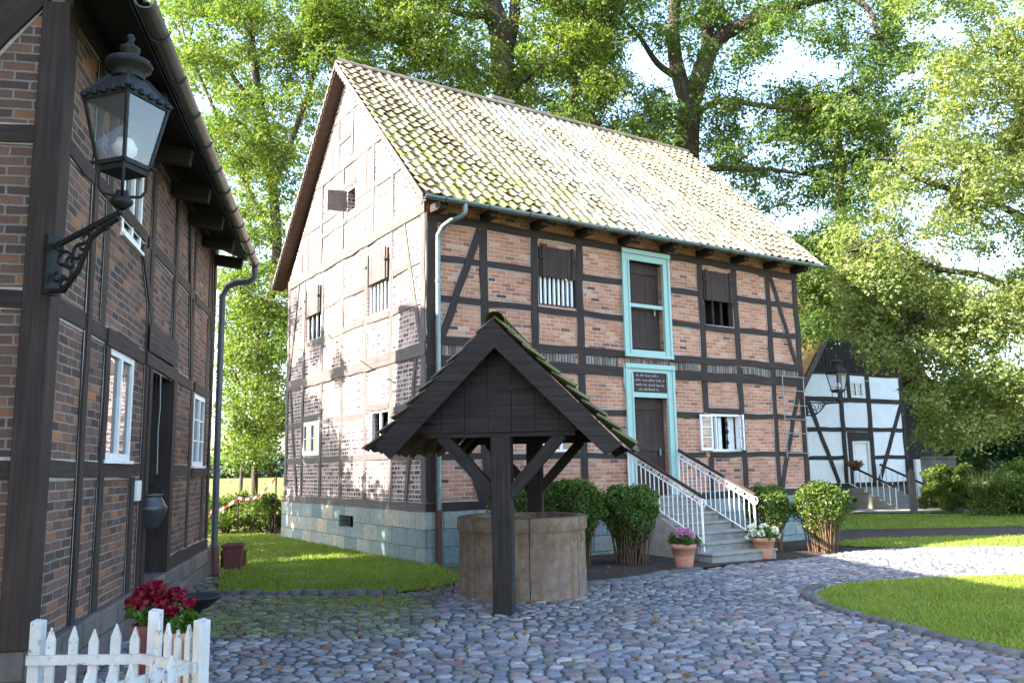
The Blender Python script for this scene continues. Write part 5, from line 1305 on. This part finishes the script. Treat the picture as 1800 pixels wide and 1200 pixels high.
tree('maple_tree','yellow-green maple filling the sky between the left house and the storehouse',
 [[(448,830,31,.12),(452,700,31,.12),(470,560,31,.15),(487,430,31,.18),(470,260,31,.18),(452,150,31,.14),(440,30,31,.09)],
  [(487,430,31,.14),(420,300,30.6,.10),(380,200,30.4,.07),(330,90,30,.03)],[(478,330,31,.14),(530,200,31,.10),(560,100,31,.06)],
  [(478,640,31,.10),(440,560,30.5,.07),(415,480,30.2,.03)],[(474,740,31,.08),(430,690,30,.05),(405,640,29.6,.02)],[(460,200,31,.10),(400,120,31,.08),(360,30,31,.04)]],
 [([(250,-70),(600,-70),(590,100),(545,280),(505,460),(430,440),(385,320),(330,180)],3.4),([(395,470),(512,470),(507,600),(503,740),(470,800),(395,815)],2.5)],
 LF_MAPLE,(26.5,34),330,360,.11,(.55,1.2),holes=[(365,180,34),(520,25,24),(430,230,16),(470,120,14),(450,330,14),(485,660,9),(355,40,14)],flat=.45)
tree('plane_tree','sunlit pale green tree with hanging branches at the right edge over the far white house',
 [[(1865,860,29,.36),(1862,720,29,.32),(1850,560,29,.28),(1835,400,29,.22),(1800,240,29,.15),(1780,100,29,.07)],
  [(1850,560,29,.14),(1740,490,28.5,.12),(1640,470,28,.10),(1570,430,27,.06),(1500,440,26.5,.03)],[(1835,400,29,.14),(1730,350,28.5,.12),(1630,320,28,.10),(1560,280,27.5,.06)],
  [(1850,580,29,.12),(1740,560,28.5,.1),(1620,560,28,.08),(1560,600,27,.05),(1530,660,26.5,.02)],[(1815,300,29,.10),(1800,220,28.5,.06),(1800,160,28,.03)],[(1840,460,29,.12),(1800,420,28,.08),(1830,400,27,.04)]],
 [([(1880,10),(1760,60),(1660,70),(1620,160),(1560,240),(1510,340),(1450,440),(1500,520),(1600,500),(1750,540),(1880,560)],5.0),([(1560,500),(1860,520),(1860,640),(1690,720),(1640,740),(1600,680),(1560,610)],2.0),([(1470,470),(1600,480),(1620,640),(1550,640),(1480,600)],1.2),([(1610,690),(1690,650),(1830,650),(1840,730),(1700,770),(1640,790)],1.5),([(1560,-60),(1860,-60),(1860,60),(1700,60),(1600,20)],.7)],
 LF_PLANE,(25.5,31),450,370,.115,(.5,1.1),holes=[(1590,110,18),(1660,30,18),(1790,640,26)],flat=.6)
# dark undergrowth beyond the far house at the right
tree('yew_tree','dense dark tree behind the dry grass at the right edge below the pale tree',
 [[(1770,850,47,.08),(1770,760,47,.08),(1770,700,47,.05)]],[([(1660,720),(1720,690),(1860,690),(1860,825),(1665,825)],1)],LF_OAKD,(44,52),130,300,.26,(.8,1.5))
tree('oak_tree','dark dense oak behind the roof of the far white house',
 [[(1480,700,56,.5),(1480,400,56,.4),(1470,200,56,.2)]],[([(1385,440),(1560,440),(1700,520),(1720,640),(1400,560)],1)],LF_OAKD,(52,62),110,230,.30,(1.2,2.2),minz=4)
tree('ash_tree','far tree showing between the forked oaks above the ridge',
 [[(1010,500,52,.4),(1010,200,52,.3),(1000,0,52,.2)]],[([(620,-60),(1090,-60),(1080,210),(900,200),(640,130)],1)],LF_OAK,(48,60),70,150,.30,(1.1,2.0),holes=[(1100,150,40)],minz=4)
tree('lime_tree','far light tree behind the maple in the gap between the houses',
 [[(425,820,52,.10),(440,500,52,.12),(430,200,52,.15)]],[([(270,0),(560,0),(540,300),(500,500),(500,700),(400,700),(380,400)],1)],LF_MAPLE,(46,58),60,150,.28,(1.1,1.9),holes=[(365,180,30),(520,25,20)],minz=2.5)
# trees behind the left house, outside the picture, that shade the lower gable
def yard_tree(x,y,h,z0,rx,n,leaf,label):
    r=empty('ash_tree',(x,y,-.1),0,label=label,cat='tree',group='tall trees around the houses'); C=[];R=[]
    for _ in range(n):
        a=random.uniform(0,2*PI); q=random.random()**.5; t=random.random(); C.append((rx*q*math.cos(a),rx*q*math.sin(a),z0+(h-z0)*t)); R.append(random.uniform(.5,1.0))
    V,F=leaf_arrays(C,R,200,.22,.6,.35); np_mesh('crown',V,F,leaf,r)
    mb=MB(); mb.tube([(0,0,-.2),(.1,0,h*.5),(0,.1,h*.9)],[.25,.18,.05],8); mb.build('trunk',M_BARK,r)
yard_tree(-15.4,18.9,10.9,1.2,3.6,150,LF_MAPLE,'rounded ash tree hidden behind the left brick house')
yard_tree(-15.6,15.0,9.2,1.2,2.5,100,LF_MAPLE,'smaller ash tree hidden behind the left brick house, left of its neighbour')
yard_tree(-8.8,2.2,12.5,2.0,3.5,380,LF_MAPLE,'unseen tall ash tree added to shade the yard, beside the near gable of the left brick house')  # added out of view to keep sun off the foreground cobbles
yard_tree(-13.0,-1.2,13.5,2.0,4.2,330,LF_MAPLE,'unseen broad ash tree added to shade the yard, farther left of the near gable of the left house')  # second unseen crown, put in to widen that foreground shade
# distant line of woodland beyond the field
C=[];R=[]
for i in range(420):
    a=random.uniform(-.62,.0); d=random.uniform(300,330); C.append((d*math.sin(a),d*math.cos(a),random.uniform(.5,7))); R.append(random.uniform(3,5.5))
V,F=leaf_arrays(C,R,60,1.6,.8); o=np_mesh('distant_wood',V,F,LF_FAR); o['kind']='stuff'
C=[];R=[]
for i in range(260):
    a=random.uniform(.35,.8); d=random.uniform(85,110); C.append((d*math.sin(a),d*math.cos(a),random.uniform(.5,9))); R.append(random.uniform(1.5,3))
V,F=leaf_arrays(C,R,110,.7,.8); o=np_mesh('distant_wood',V,F,LF_OAKD); o['kind']='stuff'
# tall pale grass at the field edge
grass('field_grass',[(-16,29),(-6.5,29),(-6.5,36),(-20,36)],16000,.7,LF_RYE,-.05,.02,.25)
grass('field_grass',[(18.5,36),(34,36),(38,46),(20,46)],16000,.9,LF_RYE,-.2,.03,.25)
